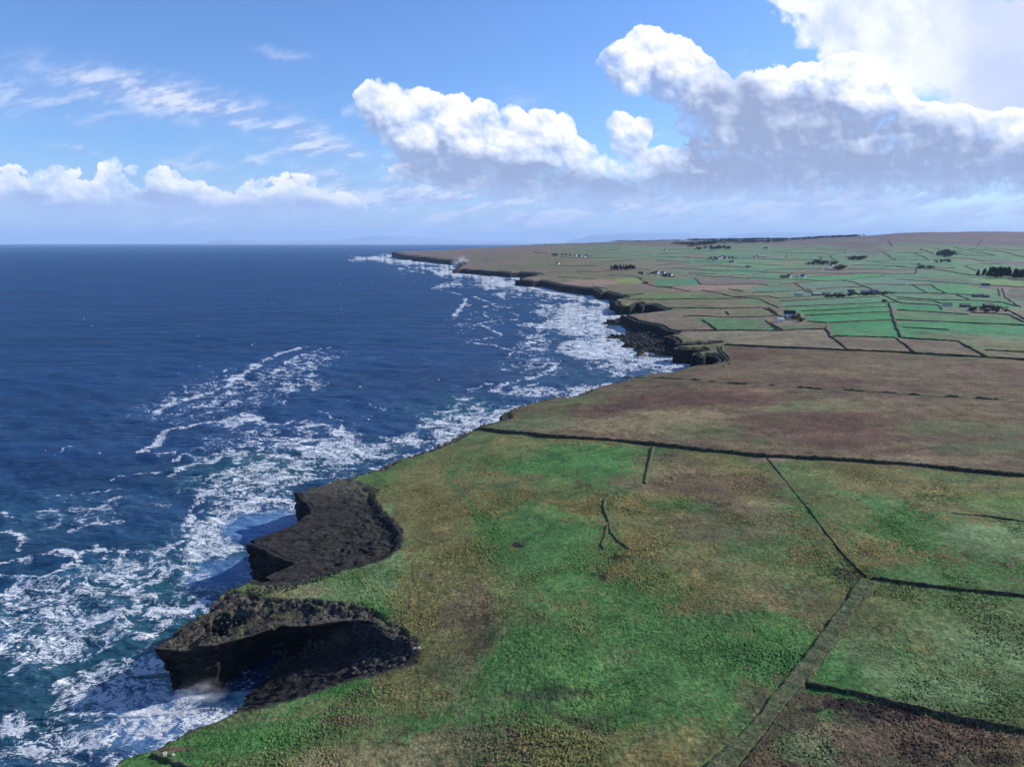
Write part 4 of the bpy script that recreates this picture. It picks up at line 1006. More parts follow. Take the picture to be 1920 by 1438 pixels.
def sea_fields(x, y, dc, cell):
    r = np.hypot(x, y)
    wl = np.clip(r * .02, 2.2, 30)
    # wandering of the lace
    wx_ = x + fbm(x / 17, y / 17, 4, 301) * 16; wy_ = y + fbm(x / 17, y / 17, 4, 305) * 16
    # swash along the cliffs
    out = np.maximum(-dc, 0)
    wid = np.interp(r, [0, 180, 300, 500, 900, 2500, 6000], [14, 16, 22, 34, 75, 120, 220]) * (1 + fbm(x / (20 + r * .06), y / (20 + r * .06), 4, 311) * 1.8)
    shore = np.exp(-out / np.maximum(wid, 4))
    s2 = np.exp(-out / np.maximum(wid * 3.2, 8)) * sst(fbm(x / (14 + r * .035), y / (8 + r * .02), 5, 315, .6), -.16, .28)
    dens = np.clip(shore * 1.0 + s2 * .5, 0, 1.2)
    dens = dens * np.interp(y, [200, 240, 300, 420], [.6, .62, .7, .9])
    for (bx, by, ra, rb, s_) in _patch_w:
        m_ = (np.abs(x - bx) < ra * 1.7) & (np.abs(y - by) < rb * 1.7)
        if not m_.any(): continue
        d_ = np.sqrt(((wx_[m_] - bx) / ra) ** 2 + ((wy_[m_] - by) / rb) ** 2)
        dens[m_] = np.maximum(dens[m_], sst(d_, 1.35, .3) * s_)
    line = np.zeros_like(dens)
    for pl, w_, s_ in _str_w:
        rm = np.hypot(*pl.mean(0)); wm = w_ * rm / FOC * .62
        jx = x + fbm(x / (wm * 6), y / (wm * 6), 4, 321) * wm * 4.0; jy = y + fbm(x / (wm * 6), y / (wm * 6), 4, 325) * wm * 4.0
        lo, hi = pl.min(0) - wm * 6, pl.max(0) + wm * 6
        m_ = (x > lo[0]) & (x < hi[0]) & (y > lo[1]) & (y < hi[1])
        if not m_.any(): continue
        d_ = seg_dist(jx[m_], jy[m_], pl, False)
        line[m_] = np.maximum(line[m_], np.maximum(sst(d_, wm * 1.0, wm * .1) * s_ * 1.0, sst(d_, wm * 3.2, wm * .6) * s_ * .5))
    # lace: thin threads between open cells, and torn patches
    L = 0
    for lam, a in ((13.0, .5), (6.0, .62), (2.8, .5)):
        lam2 = np.maximum(lam, r * (.016 if lam > 10 else .009))
        e = np.abs(fbm(wx_ / lam2 * .7 + 5, wy_ / lam2, 4, 331 + int(lam), .52))
        L = np.maximum(L, a * 1.7 * sst(e, .12, .0))
    torn = fbm(wx_ / (7 + r * .009), wy_ / (4 + r * .005), 6, 341, .66)
    line = line * (.82 + torn * 1.3)
    dens = dens * (.92 + torn * .9)
    D_ = np.clip(np.maximum(dens, line), 0, 1.25)
    foam = D_ * .43 + L * .28 * sst(D_, .04, .45) + torn * .56 * sst(D_, .05, .5)
    # scattered whitecaps
    cp = fbm(x / (5 + r * .004), y / (2.4 + r * .002), 4, 351, .6); gate = fbm(x / 90, y / 60, 3, 355)
    foam = np.maximum(foam, sst(cp + gate * .25, .33, .47) * .66 * sst(r, 5000, 1500))
    teal = np.zeros_like(dens)
    for (bx, by, ra, rb, s_) in _teal_w:
        d_ = np.sqrt(((wx_ - bx) / ra) ** 2 + ((wy_ - by) / rb) ** 2)
        teal = np.maximum(teal, sst(d_, 1.5, .2) * s_)
    teal = np.clip(teal + shore * .7, 0, 1) * (.65 + .6 * (torn + .35))
    aer_shade = np.clip(dens * .8 + line * .3, 0, 1) * sst(torn, -.3, .35) * sst(r, 1500, 500)
    # blue shade of the slab painted on the water, foam held down
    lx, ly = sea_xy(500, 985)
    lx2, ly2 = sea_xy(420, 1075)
    slab_shade = np.maximum(sst(np.sqrt(((x - lx) / 22) ** 2 + ((y - ly) / 20) ** 2), 1.2, .5), sst(np.sqrt(((x - lx2) / 16) ** 2 + ((y - ly2) / 14) ** 2), 1.2, .5) * .8)
    aer_shade = np.maximum(aer_shade, slab_shade * .9); foam = lerp(foam, np.minimum(foam, .2 + torn * .3), slab_shade)
    aer_shade = np.maximum(aer_shade, sst(np.hypot((x + 78) / 26, (y - 152) / 18), 1.2, .4) * .8)  # same blue shade painted before the nearest headland
    cave = sst(x, -82, -74) * sst(y, 151, 158) * (y < 200); foam = foam * (1 - cave * .5); aer_shade = aer_shade * (1 - cave); tealk = 1 - cave * .9
    teal = teal * tealk
    return foam.astype(F), np.clip(teal, 0, 1).astype(F), np.clip(aer_shade, 0, 1).astype(F)

def build_sea():
    rows = np.concatenate([np.arange(5, 70, 5.0), polar_rows(72, 9000, lambda r: max(.36 if r < 200 else .45, min(r * r / 89000., r * .0075)) / DET), np.geomspace(9200, 60000, 40)])
    azs = np.linspace(R(-47), R(48), int(1150 * DET))
    RR, AA = np.meshgrid(rows, azs, indexing='ij')
    x = (RR * np.sin(AA)).astype(F); y = (RR * np.cos(AA)).astype(F)
    dc = coast_signed(x, y)
    far = RR > 8000
    cell = np.maximum(np.gradient(rows)[:, None] * np.ones_like(AA), RR * (azs[1] - azs[0])).astype(F)
    z = np.zeros_like(x)
    r2 = np.random.default_rng(5)
    calm = sst(-dc, 1, 25) * .75 + .25
    for i in range(40):
        lam = 2.4 * (1.072 ** i) * r2.uniform(.95, 1.05)
        th = R(248) + r2.normal(0, .40)                 # the swell runs towards the shore
        amp = .015 * lam ** .74
        ph = r2.uniform(0, 6.28)
        f = sst(lam / cell, 2.2, 4.5)
        k = 2 * math.pi / lam
        a_ = (x * math.cos(th) + y * math.sin(th)) * k + ph + pn(x / (lam * 5), y / (lam * 5), i) * 3.0
        z += (amp * f * (np.abs(np.sin(a_ / 1.0) * .5 + .5) ** 1.4 - .45) * 2).astype(F)
    z *= calm
    foam, teal, aer_shade = sea_fields(x, y, dc, cell)
    z += foam * .22 * (RR < 1200)
    z = np.where(far, 0, z)
    foam = np.where(far, 0, foam)
    keep = ((dc < 16 + RR * .03) & (y < 60500)).ravel()
    q = grid_faces(*RR.shape, keep)[:, ::-1]
    v, f, at = compact(np.stack([x, y, z], -1).reshape(-1, 3), q, {'foam': foam.ravel(), 'teal': teal.ravel(), 'aerated_shade': aer_shade.ravel()})
    o = mesh_obj("sea", v, f, MAT_SEA, attrs=at)
    o['kind'] = 'structure'; o['label'] = 'deep blue Atlantic with white foam lace'
    return o
sea = build_sea()
# ------------------------------------------------------------------ field banks, hedges and walls
def simple_mat(name, c1, c2, scale, rough=.9, bump=.3, bs=None, spec=.1, extra=None):
    m_, T = new_mat(name)
    pos = T.n('ShaderNodeNewGeometry').outputs['Position']
    n_ = T.noise(pos, scale, 5, .65)
    c = T.mix(T.rng(n_, .34, .66), c1 + (1,), c2 + (1,))
    if extra:
        c = T.mix(T.rng(T.noise(pos, extra[1], 4, .6), extra[2], extra[3]), c, extra[0] + (1,))
    b = T.n('ShaderNodeBump', {'Strength': .8, 'Distance': bump, 'Height': T.noise(pos, bs or scale * 2, 5, .65)}).outputs[0]
    p = T.n('ShaderNodeBsdfPrincipled', {'Base Color': c, 'Roughness': rough, 'Normal': b})
    p.inputs['Specular IOR Level'].default_value = spec
    finish(T, p.outputs[0])
    return m_
M_HEDGE = simple_mat("dark_hedge", (.024, .026, .016), (.095, .085, .058), 1.6, bump=.6, extra=((.16, .145, .085), 1.1, .54, .66))
M_FARW = simple_mat("old_wall", (.040, .036, .026), (.095, .085, .060), .6, bump=.4)
M_BANK = simple_mat("earth_bank", (.040, .044, .024), (.190, .175, .105), 1.1, bump=.8, extra=((.06, .110, .038), 1.3, .44, .60))
M_STONE = simple_mat("field_stone", (.040, .036, .033), (.125, .115, .105), 1.4, bump=.4)
M_SCRUB = simple_mat("bare_scrub", (.030, .024, .020), (.075, .055, .048), 1.0, bump=.5)

def polyline_world(pts):
    return land_at([p[0] for p in pts], [p[1] for p in pts])

def bank_mesh(W_, width, height, rough=.35, seed=0, gap=0.0, profile=(( -.5, 0), (-.42, .55), (-.22, .92), (0, 1.0), (.22, .92), (.42, .55), (.5, 0))):
    seg = np.hypot(*np.diff(W_, axis=0).T); s = np.concatenate([[0], np.cumsum(seg)])
    rm = np.hypot(*W_.mean(0))
    step = max(.5, rm / 900.)
    n = int(min(900, max(3, s[-1] / step)))
    t = np.linspace(0, s[-1], n)
    x, y = np.interp(t, s, W_[:, 0]), np.interp(t, s, W_[:, 1])
    wob = min(3.0, rm * .0012 + .2)
    x = x + fbm(t / 30 + seed, t * 0 + seed * 1.7, 3, 401) * wob * 2; y = y + fbm(t / 30 - seed, t * 0 + 9 + seed, 3, 405) * wob * 2
    tx, ty = np.gradient(x), np.gradient(y); L = np.hypot(tx, ty) + 1e-9
    nx, ny = -ty / L, tx / L
    hh = height * (1 + fbm(t / (height * 3), t * 0 + seed * 3.1, 4, 409, .6) * rough * 2.2)
    ww = width * (1 + fbm(t / (width * 2), t * 0 + 5 + seed * 2.3, 4, 413, .6) * rough * 1.6)
    if gap: hh = hh * sst(fbm(t / 14, t * 0 + seed, 3, 417), -gap, -gap + .25)
    V = []
    for j, (a, b) in enumerate(profile):
        jit = fbm(t / 1.3 + j * 3, t * 0 + j * 7.7 + seed, 3, 421) * rough * min(width, height) * .9
        X = x + nx * ww * a + nx * jit * (0 < j < len(profile) - 1); Y = y + ny * ww * a + ny * jit * (0 < j < len(profile) - 1)
        V.append(np.stack([X, Y, z_at(X, Y) - .25 + (b * hh + (.25 if 0 < j < len(profile) - 1 else -.2)) * np.clip(np.minimum(t, s[-1] - t) / (width * .6) + .25, 0, 1)], 1))
    V = np.stack(V)
    return V.reshape(-1, 3), grid_faces(len(profile), n)

ROWS = {}
def add_bank(name, pts, w, h, mat, label, cat, group=None, **k):
    W_ = polyline_world(pts)
    v, f = bank_mesh(W_, w, h, seed=len(ROWS), **k)
    c = v.mean(0)
    o = mesh_obj(name, v - c, f, mat); o.location = c
    o['label'] = label; o['category'] = cat
    if group: o['group'] = group
    ROWS[len(ROWS)] = (pts, o)
    return o

# the large ones near the camera
FLAT = ((-.5, 0), (-.42, .55), (-.33, .95), (-.22, .9), (-.1, .74), (.02, .84), (.14, .78), (.25, .95), (.34, 1.0), (.43, .6), (.5, 0))
add_bank("hedge_bank", [(888, 806), (960, 812), (1020, 818), (1120, 825), (1220, 833), (1320, 845), (1436, 856), (1560, 862), (1700, 872), (1800, 882), (1920, 893), (2060, 906)], 2.4, 1.4, M_HEDGE,
         "long dark hedge bank from the cliff edge rightwards, between green pasture and brown moor", "hedge bank", rough=.42)
add_bank("earth_bank", [(1628, 1088), (1580, 1160), (1520, 1245), (1497, 1275), (1440, 1345), (1400, 1392), (1345, 1445), (1290, 1520)], 4.6, 1.0, M_BANK,
         "broad flat-topped grassy earth bank descending to the bottom edge, widest of all the banks", "earth bank", profile=FLAT, rough=.5)
add_bank("stone_wall", [(1641, 1092), (1604, 1150), (1563, 1208), (1509, 1283)], .7, .9, M_HEDGE, "dark wall along the right foot of the broad earth bank, beside the pale green field", "wall", rough=.4)
add_bank("stone_wall", [(1507, 1290), (1470, 1338), (1424, 1400), (1385, 1450), (1340, 1510)], .8, 1.1, M_HEDGE, "dark wall along the right foot of the earth bank, beside the brown boggy field", "wall", rough=.4)
add_bank("stone_wall", [(1634, 1084), (1700, 1094), (1800, 1105), (1920, 1119), (2050, 1132)], .9, .8, M_HEDGE, "dark stone wall along the top side of the pale green field at the right", "wall", rough=.45)
add_bank("stone_wall", [(1505, 1283), (1560, 1292), (1640, 1310), (1760, 1340), (1920, 1371), (2060, 1396)], .85, .85, M_HEDGE, "dark stone wall between the pale green field and the brown boggy field", "wall", rough=.45)
add_bank("fence_wall", [(1436, 856), (1455, 880), (1480, 910), (1510, 948), (1550, 1002), (1590, 1048), (1612, 1072), (1626, 1084)], .32, .4, M_HEDGE, "thin dark boundary running diagonally across the pasture to the corner of the earth bank", "field boundary", rough=.3)
add_bank("earth_bank", [(1224, 838), (1220, 860), (1213, 885), (1208, 908)], 1.6, .8, M_BANK, "short straight earth bank below the dark hedge bank in the green pasture", "earth bank", rough=.4)
add_bank("earth_bank", [(1205, 911), (1190, 914), (1170, 918), (1148, 925), (1133, 938), (1131, 955), (1140, 980)], 1.2, .55, M_BANK, "curved remnant of earth bank in the middle of the pasture", "earth bank", rough=.5)
add_bank("earth_bank", [(1141, 982), (1147, 1000), (1160, 1015), (1182, 1030)], 1.0, .5, M_BANK, "broken end of the old bank, forking to the right in the pasture", "earth bank", rough=.6)
add_bank("earth_bank", [(1139, 985), (1136, 1005), (1128, 1022), (1135, 1030)], 1.2, .45, M_BANK, "broken stony end of the old bank, forking to the left in the pasture", "earth bank", rough=.7)
add_bank("stone_wall", [(1780, 963), (1850, 968), (1920, 977), (2020, 988)], .5, .45, M_HEDGE, "short thin wall ending in the bright pasture at the right edge", "wall", rough=.4, gap=.2)
add_bank("stone_wall", [(1358, 647), (1450, 652), (1580, 657), (1700, 662), (1800, 668), (1920, 675), (2040, 683)], 2.2, 1.5, M_HEDGE, "long dark wall along the far side of the brown moor", "wall", rough=.35)
add_bank("scrub_hedge", [(1170, 706), (1320, 714), (1480, 725), (1640, 735), (1760, 742), (1920, 752), (2040, 760)], 3.0, .9, M_BANK, "low ragged line of scrub crossing the middle of the brown moor", "hedge", rough=.9, gap=.12)
add_bank("stone_wall", [(1347, 650), (1350, 660), (1358, 668), (1364, 675), (1365, 681), (1357, 688)], 1.3, .9, M_BANK, "curved wall of the track on its cove side, at the cliff top", "wall", rough=.4)
add_bank("stone_wall", [(1354, 649), (1355, 659), (1364, 668), (1370, 676), (1369, 683)], 1.3, .9, M_BANK, "curved wall of the track on its moor side, at the cliff top", "wall", rough=.4)

# the network of field walls farther off: (points, landmark it lies by)
FAR = [
 ([(1551.9, 610.5), (1548.6, 617), (1558, 631.5), (1589, 655.7)], "A", 4.5), ([(1679.4, 634.7), (1716.5, 662)], "A", 3), ([(1794, 640.2), (1849, 669)], "A", 3), ([(1846, 657), (1920, 661), (2000, 664)], "A", 3),
 ([(1560, 631), (1600, 631.5), (1680, 633.5)], "A", 3), ([(1690, 634), (1795, 640.3)], "A", 2.4), ([(1667, 569), (1672, 585), (1676, 601), (1689, 633)], "A", 6), 
 ([(1460, 565), (1510, 563), (1567.5, 560), (1622, 558), (1650, 557)], "B", 3), ([(1472, 575.6), (1535, 573), (1597, 570.6), (1647, 568), (1682, 567)], "B", 3), ([(1501, 583.5), (1547, 582), (1616, 578), (1665, 575.6)], "B", 3),
 ([(1510, 592), (1560, 590), (1610, 587.5), (1670, 585)], "B", 3), ([(1555, 606), (1585, 604), (1635, 602), (1675, 600.6)], "B", 3.5), ([(1514, 603), (1552, 606)], "B", 5), ([(1489, 531), (1520, 550)], "C", 4), ([(1514, 542.5), (1530, 550)], "C", 4),
 ([(1579, 526), (1600, 529), (1617, 536), (1641, 545), (1647.5, 550.6), (1665, 557.5), (1682, 566), (1692, 569)], "C", 5), ([(1460, 533.7), (1489, 531), (1516, 528.5), (1540, 527), (1578, 526)], "C", 4), ([(1580, 525.5), (1629, 520), (1659, 518)], "C", 3.5),
 ([(1400, 521), (1460, 523.7), (1535, 526)], "C", 4), ([(1530, 542.5), (1585, 539), (1618, 538.7)], "C", 3.4), ([(1622, 533.7), (1647, 533), (1700, 534.4)], "C", 5), ([(1460, 547), (1504, 544)], "C", 3.4), ([(1460, 560), (1520, 556)], "B", 3.4),
 ([(1680, 524), (1742, 528), (1817, 533), (1867, 536), (1920, 539), (2000, 542)], "D", 4.5), ([(1702, 534.7), (1747, 535)], "D", 3.5), ([(1711, 535), (1740, 549.7)], "D", 4.5), ([(1747, 535), (1775, 550.6)], "D", 4.5), ([(1680, 549.4), (1740, 550), (1792, 552), (1824, 553.7)], "D", 3.5),
 ([(1680, 557.5), (1755, 562.5), (1817, 563.5), (1880, 567.5), (1910, 575)], "E", 3), ([(1680, 561), (1752, 565), (1766, 570)], "E", 3), ([(1692, 569), (1760, 573), (1767, 581)], "E", 3), ([(1681, 581), (1730, 584), (1782, 588), (1817, 590)], "E", 3.6), ([(1678, 600), (1767, 604), (1817, 606), (1920, 610), (2000, 613)], "E", 3),
 ([(1690, 614.5), (1780, 619)], "E", 2.6), ([(1792, 552.5), (1817, 562)], "D", 3.5), ([(1823, 576), (1892, 577.5)], "E", 3.2), ([(1819, 586), (1892, 590.6), (1920, 604), (1960, 620)], "E", 4), ([(1885, 580), (1920, 598), (1960, 616)], "E", 4), ([(1871, 541), (1875, 556)], "D", 4), ([(1879, 541), (1885, 559), (1914, 576)], "D", 4),
 ([(1230, 539), (1252, 539), (1295, 546)], "F", 4), ([(1315, 545.6), (1355, 551), (1374, 557), (1424, 561), (1442, 570), (1461, 577.5)], "F", 4.2), ([(1376, 556.8), (1442, 556), (1461, 560)], "F", 3.2), ([(1255, 578), (1355, 578.7), (1430, 577.7)], "G", 3.2), ([(1431, 577.7), (1442, 582), (1463, 594)], "G", 4.5),
 ([(1440, 577), (1467, 596)], "G", 4.5), ([(1280, 593.7), (1315, 592.5), (1355, 595.6), (1417, 594.7), (1461, 593)], "G", 2.8), ([(1317, 600), (1345, 619)], "G", 2.6), ([(1435, 602.5), (1459, 620)], "G", 3.4), ([(1445, 606), (1468, 619.5)], "G", 3.4), ([(1270, 621), (1345, 620), (1460, 620.5), (1545, 617)], "G", 2.4),
 ([(1230, 562), (1292, 561), (1392, 560.6)], "F", 2.6), ([(1310, 534), (1425, 533), (1440, 535)], "F", 3), ([(1303, 522), (1315, 534)], "F", 5), ([(1365, 542.5), (1394, 547)], "F", 5), ([(1409, 549), (1470, 547)], "F", 3.6), ([(1362, 584), (1367, 591)], "G", 5),
 ([(1230, 481), (1292, 483), (1322, 485), (1374, 484.5), (1417, 485), (1470, 487.5), (1517, 487.5), (1575, 492)], "H", 6), ([(1230, 488), (1295, 491)], "H", 5), ([(1300, 490.6), (1359, 492), (1392, 494), (1470, 497.5)], "H", 5), ([(1230, 497.5), (1297, 494)], "H", 4), ([(1230, 505.6), (1305, 500.6), (1330, 498), (1407, 502.5)], "H", 5),
 ([(1262, 502.5), (1342, 508), (1417, 509), (1470, 512.5), (1500, 513)], "H", 5), ([(1305, 516), (1405, 523)], "H", 4.5), ([(1290, 512.5), (1342, 514)], "H", 4), ([(1367, 518), (1436, 512)], "H", 3.6), ([(1230, 477), (1280, 474), (1342, 472)], "H", 5), ([(1432, 507), (1467, 504), (1542, 504)], "H", 4.5),
 ([(1501, 513), (1622, 512.5), (1672, 514), (1716, 514)], "I", 4), ([(1460, 517.5), (1501, 512.5), (1541, 505)], "I", 4), ([(1522, 520), (1572, 515), (1622, 512)], "I", 4), ([(1590, 505), (1700, 505.6), (1716, 505.6)], "I", 4), ([(1597, 497.5), (1700, 500)], "I", 4), ([(1460, 474), (1507, 474), (1560, 477.5), (1584, 474)], "I", 5),
 ([(1556, 480), (1572, 491)], "I", 6), ([(1476, 478), (1472, 485)], "I", 6), ([(1535, 481), (1542, 484), (1536, 489)], "I", 6), ([(1654, 473), (1680, 487.5)], "J", 7), ([(1635, 490), (1680, 487.5), (1700, 487.5)], "J", 4.5), ([(1530, 468), (1585, 469), (1584, 474)], "I", 5), ([(1460, 465), (1501, 459), (1585, 450)], "I", 5),
 ([(1665, 451), (1672, 461)], "J", 8), ([(1624, 489), (1660, 494), (1700, 494.4)], "J", 4.5), ([(1637, 505), (1665, 500)], "J", 4), ([(1714, 474), (1742, 487.5)], "J", 7), ([(1725, 466), (1734, 470), (1752, 477)], "J", 8), ([(1680, 474), (1732, 474)], "J", 5), ([(1702, 487.5), (1740, 488), (1792, 484), (1824, 485), (1847, 491)], "J", 5),
 ([(1702, 494), (1792, 503.7)], "J", 4.5), ([(1680, 500), (1720, 502.5), (1780, 509), (1817, 516), (1832, 516)], "J", 6), ([(1717, 513), (1719, 502)], "J", 8), ([(1810, 498), (1842, 495.6), (1880, 495)], "K", 5), ([(1810, 499), (1830, 508)], "K", 6), ([(1885, 508), (1905, 505.6), (1920, 506), (1990, 508)], "K", 6), ([(1842, 450), (1832, 461)], "K", 9),
 ([(1789, 464), (1867, 479)], "K", 6), ([(1817, 466), (1885, 473), (1911, 481), (1920, 482), (1990, 486)], "K", 7), ([(1750, 465), (1805, 472.5)], "K", 6), ([(1792, 475), (1811, 479), (1867, 479)], "K", 5), ([(1830, 463), (1920, 470), (1990, 474)], "K", 5),
 ([(1000, 472.5), (1012, 475), (1027, 474)], "L", 9), ([(1050, 481), (1070, 485), (1112, 484), (1150, 483.7)], "L", 6), ([(1030, 497.5), (1072, 499), (1120, 499)], "L", 4), ([(1104, 497), (1175, 489), (1228, 482)], "L", 5), ([(1080, 509), (1112, 510.6), (1150, 507.5)], "M", 4), ([(1046, 520), (1087, 521)], "M", 4), ([(1092, 522.5), (1119, 523)], "M", 4),
 ([(1140, 516), (1192, 519), (1206, 523)], "M", 4), ([(1125, 492.5), (1187, 486)], "L", 4), ([(1117, 470), (1162, 467.5)], "L", 6), ([(1190, 505), (1222, 506)], "M", 4), ([(1197, 520.7), (1215, 533), (1225.6, 536.7), (1261, 539)], "M", 4.5), ([(1110.5, 536.7), (1140.6, 542)], "M", 3.5), ([(1169, 554), (1208, 552)], "M", 3), ([(1172, 562), (1228, 562)], "M", 2.6),
 ([(1150, 484), (1228, 478)], "L", 5), ([(1240, 470), (1320, 466), (1400, 463)], "H", 5), ([(1420, 478), (1470, 470), (1530, 460)], "H", 5), ([(1600, 462), (1650, 458)], "I", 5),
]
PLACE = {"A": ("the bright green field by the brown moor", "moorside walls"), "B": ("the vivid green strips right of the slate-roofed farmhouse", "walls of the green strips"), "C": ("the row of dark sheds", "walls round the sheds"),
         "D": ("the white-gabled house at the right", "walls round the far right house"), "E": ("the long barns at the right", "walls round the long barns"), "F": ("the pinkish mown field", "walls round the mown field"), "G": ("the slate-roofed farmhouse, on its seaward side", "walls seaward of the farmhouse"),
         "H": ("the white hamlet on the slope", "walls round the hamlet"), "I": ("the pale barn on the upper slope", "walls round the upper barn"), "J": ("the small wood on the hillside", "walls on the hillside"), "K": ("the dark conifer wood at the right edge", "walls by the conifer wood"),
         "L": ("the lone white cottage towards the point", "walls towards the point"), "M": ("the dark grove and the three white houses", "walls round the grove")}
_cnt = {}
_ordw = ["nearest the camera", "second nearest", "third nearest", "fourth nearest", "fifth nearest", "sixth nearest", "seventh nearest", "eighth nearest", "ninth nearest", "tenth nearest", "eleventh nearest", "twelfth nearest", "thirteenth nearest", "fourteenth nearest", "farthest"]
def _kind(pts):
    du = abs(pts[-1][0] - pts[0][0]); dv = abs(pts[-1][1] - pts[0][1])
    ln = "short" if du < 50 else ("long" if du > 130 else "medium")
    turn = 0
    for a, b, c in zip(pts, pts[1:], pts[2:]):
        turn = max(turn, abs((c[1] - b[1]) / (abs(c[0] - b[0]) + 2) - (b[1] - a[1]) / (abs(b[0] - a[0]) + 2)))
    run = "slanting down to the right" if (pts[-1][1] - pts[0][1]) / (pts[-1][0] - pts[0][0] + 1e-6) > .12 else ("slanting up to the right" if (pts[-1][1] - pts[0][1]) / (pts[-1][0] - pts[0][0] + 1e-6) < -.05 else "running level")
    return ln + (" bent" if turn > .3 else " straight"), run
_by = {}
for pts, g_, w_ in FAR: _by.setdefault((g_,) + _kind(pts), []).append((-np.mean([p[1] for p in pts]), pts, w_))
for (g_, ln, run), lst in _by.items():
    lst.sort(key=lambda q: q[0])
    for i, (_, pts, w_) in enumerate(lst):
        lab = f"{ln} dark wall {run}, by {PLACE[g_][0]}"
        if len(lst) > 1: lab = f"{ln} wall {run} by {PLACE[g_][0]}, {_ordw[min(i, 14)]}"
        wd = max(1.5, w_ * .52)
        add_bank("field_wall", pts, wd, max(1.2, wd * .5), M_FARW, lab, "field wall", PLACE[g_][1], rough=.45)
# ------------------------------------------------------------------ houses and barns
def plain(name, c, rough=.8, spec=.2):
    m_, T = new_mat(name)
    pos = T.n('ShaderNodeNewGeometry').outputs['Position']
    v = T.rng(T.noise(pos, .7, 4, .6), .3, .7, .82, 1.12, False)
    cc = T.mix(1.0, c + (1,), T.n('ShaderNodeCombineColor', {0: v, 1: v, 2: v}).outputs[0], 'MULTIPLY')
    p = T.n('ShaderNodeBsdfPrincipled', {'Base Color': cc, 'Roughness': rough}); p.inputs['Specular IOR Level'].default_value = spec
    finish(T, p.outputs[0]); return m_
HM = {'white': plain("white_render", (.80, .79, .76)), 'grey': plain("grey_block", (.30, .29, .28)), 'stone': plain("rubble_stone", (.16, .14, .13)), 'slate': plain("slate_roof", (.030, .032, .042), .6, .4),
      'blue': plain("blue_sheeting", (.09, .11, .16), .7, .2), 'tin': plain("pale_tin_roof", (.38, .38, .38), .7, .2), 'pink': plain("rusty_roof", (.20, .13, .13)), 'glass': plain("window_glass", (.02, .025, .03), .15, .6), 'dark': plain("dark_sheeting", (.045, .043, .05), .6, .3)}
def box(V, Fc, x0, x1, y0, y1, z0, z1):
    b = len(V)
    V += [(x0, y0, z0), (x1, y0, z0), (x1, y1, z0), (x0, y1, z0), (x0, y0, z1), (x1, y0, z1), (x1, y1, z1), (x0, y1, z1)]
    Fc += [(b, b + 3, b + 2, b + 1), (b + 4, b + 5, b + 6, b + 7), (b, b + 1, b + 5, b + 4), (b + 1, b + 2, b + 6, b + 5), (b + 2, b + 3, b + 7, b + 6), (b + 3, b, b + 4, b + 7)]
def house(name, u, v, wpx, wall, roof, rot, lab, cat, ratio=.5, eave=2.8, pitch=.42, chim=2, wins=3, gablew=None, group=None):
    x, y = land_at([u], [v])[0]
    dep = y * CP + 90 * SP
    w = wpx / FOC * dep; d = w * ratio
    if wall == 'white' and name in ('house', 'cottage') and wpx < 9: w = max(w, 11.0); d = w * .75; eave = 3.6; pitch = .40
    d = max(d, 4.0)
    z = float(z_at(x, y)[0]) - .3
    r_ = bpy.data.objects.new(name, None); scene.collection.objects.link(r_)
    r_.location = (x, y, z); r_.rotation_euler = (0, 0, R(rot)); r_['label'] = lab; r_['category'] = cat
    if group: r_['group'] = group
    hw, hd = w / 2, d / 2; eh = eave + .4; rh = d * pitch
    V = [(-hw, -hd, -1), (hw, -hd, -1), (hw, hd, -1), (-hw, hd, -1), (-hw, -hd, eh), (hw, -hd, eh), (hw, hd, eh), (-hw, hd, eh), (-hw, 0, eh + rh), (hw, 0, eh + rh)]
    Fc = [(0, 1, 5, 4), (2, 3, 7, 6), (1, 2, 6, 9, 5), (3, 0, 4, 8, 7)]
    mesh_obj("wall", V, Fc, HM[wall], r_, smooth=False)
    o_, t_ = .35, .16
    V, Fc = [], []
    for s_ in (-1, 1):
        b = len(V); ex = hd + o_; ez = eh - o_ * rh / hd
        V += [(-hw - .15, s_ * ex, ez), (hw + .15, s_ * ex, ez), (hw + .15, 0, eh + rh + .02), (-hw - .15, 0, eh + rh + .02), (-hw - .15, s_ * ex, ez + t_), (hw + .15, s_ * ex, ez + t_), (hw + .15, 0, eh + rh + t_ + .05), (-hw - .15, 0, eh + rh + t_ + .05)]
        q = [(4, 5, 6, 7), (0, 3, 2, 1), (0, 1, 5, 4), (1, 2, 6, 5), (0, 4, 7, 3)]
        Fc += [tuple(b + i for i in (f if s_ < 0 else f[::-1])) for f in q]
    ro = mesh_obj("roof", V, Fc, HM[roof], r_, smooth=False)
    for i in range(chim):
        V, Fc = [], []; cx = (-hw + .6) if i == 0 else (hw - .6)
        box(V, Fc, cx - .45, cx + .45, -.4, .4, eh + rh - .6, eh + rh + 1.1)
        mesh_obj("chimney", V, Fc, HM[wall], ro, smooth=False)
    for i in range(wins):
        cx = -hw + w * (i + .5) / wins
        V, Fc = [], []
        if i == wins // 2 and name != 'barn': box(V, Fc, cx - .5, cx + .5, -hd - .05, -hd + .06, .1, 2.3); mesh_obj("door", V, Fc, HM['dark'], r_, smooth=False)
        else: box(V, Fc, cx - .6, cx + .6, -hd - .08, -hd + .06, 1.2, 2.6); mesh_obj("window", V, Fc, HM['glass'], r_, smooth=False)
        if eave > 4.5:
            V, Fc = [], []; box(V, Fc, cx - .6, cx + .6, -hd - .08, -hd + .06, 3.7, 5.0); mesh_obj("window", V, Fc, HM['glass'], r_, smooth=False)
            V, Fc = [], []; cy = (-.5, .0, .5)[i % 3] * hd; box(V, Fc, hw - .06, hw + .08, cy - .5, cy + .5, 3.7, 5.0); mesh_obj("window", V, Fc, HM['glass'], r_, smooth=False)
    return r_
S = dict
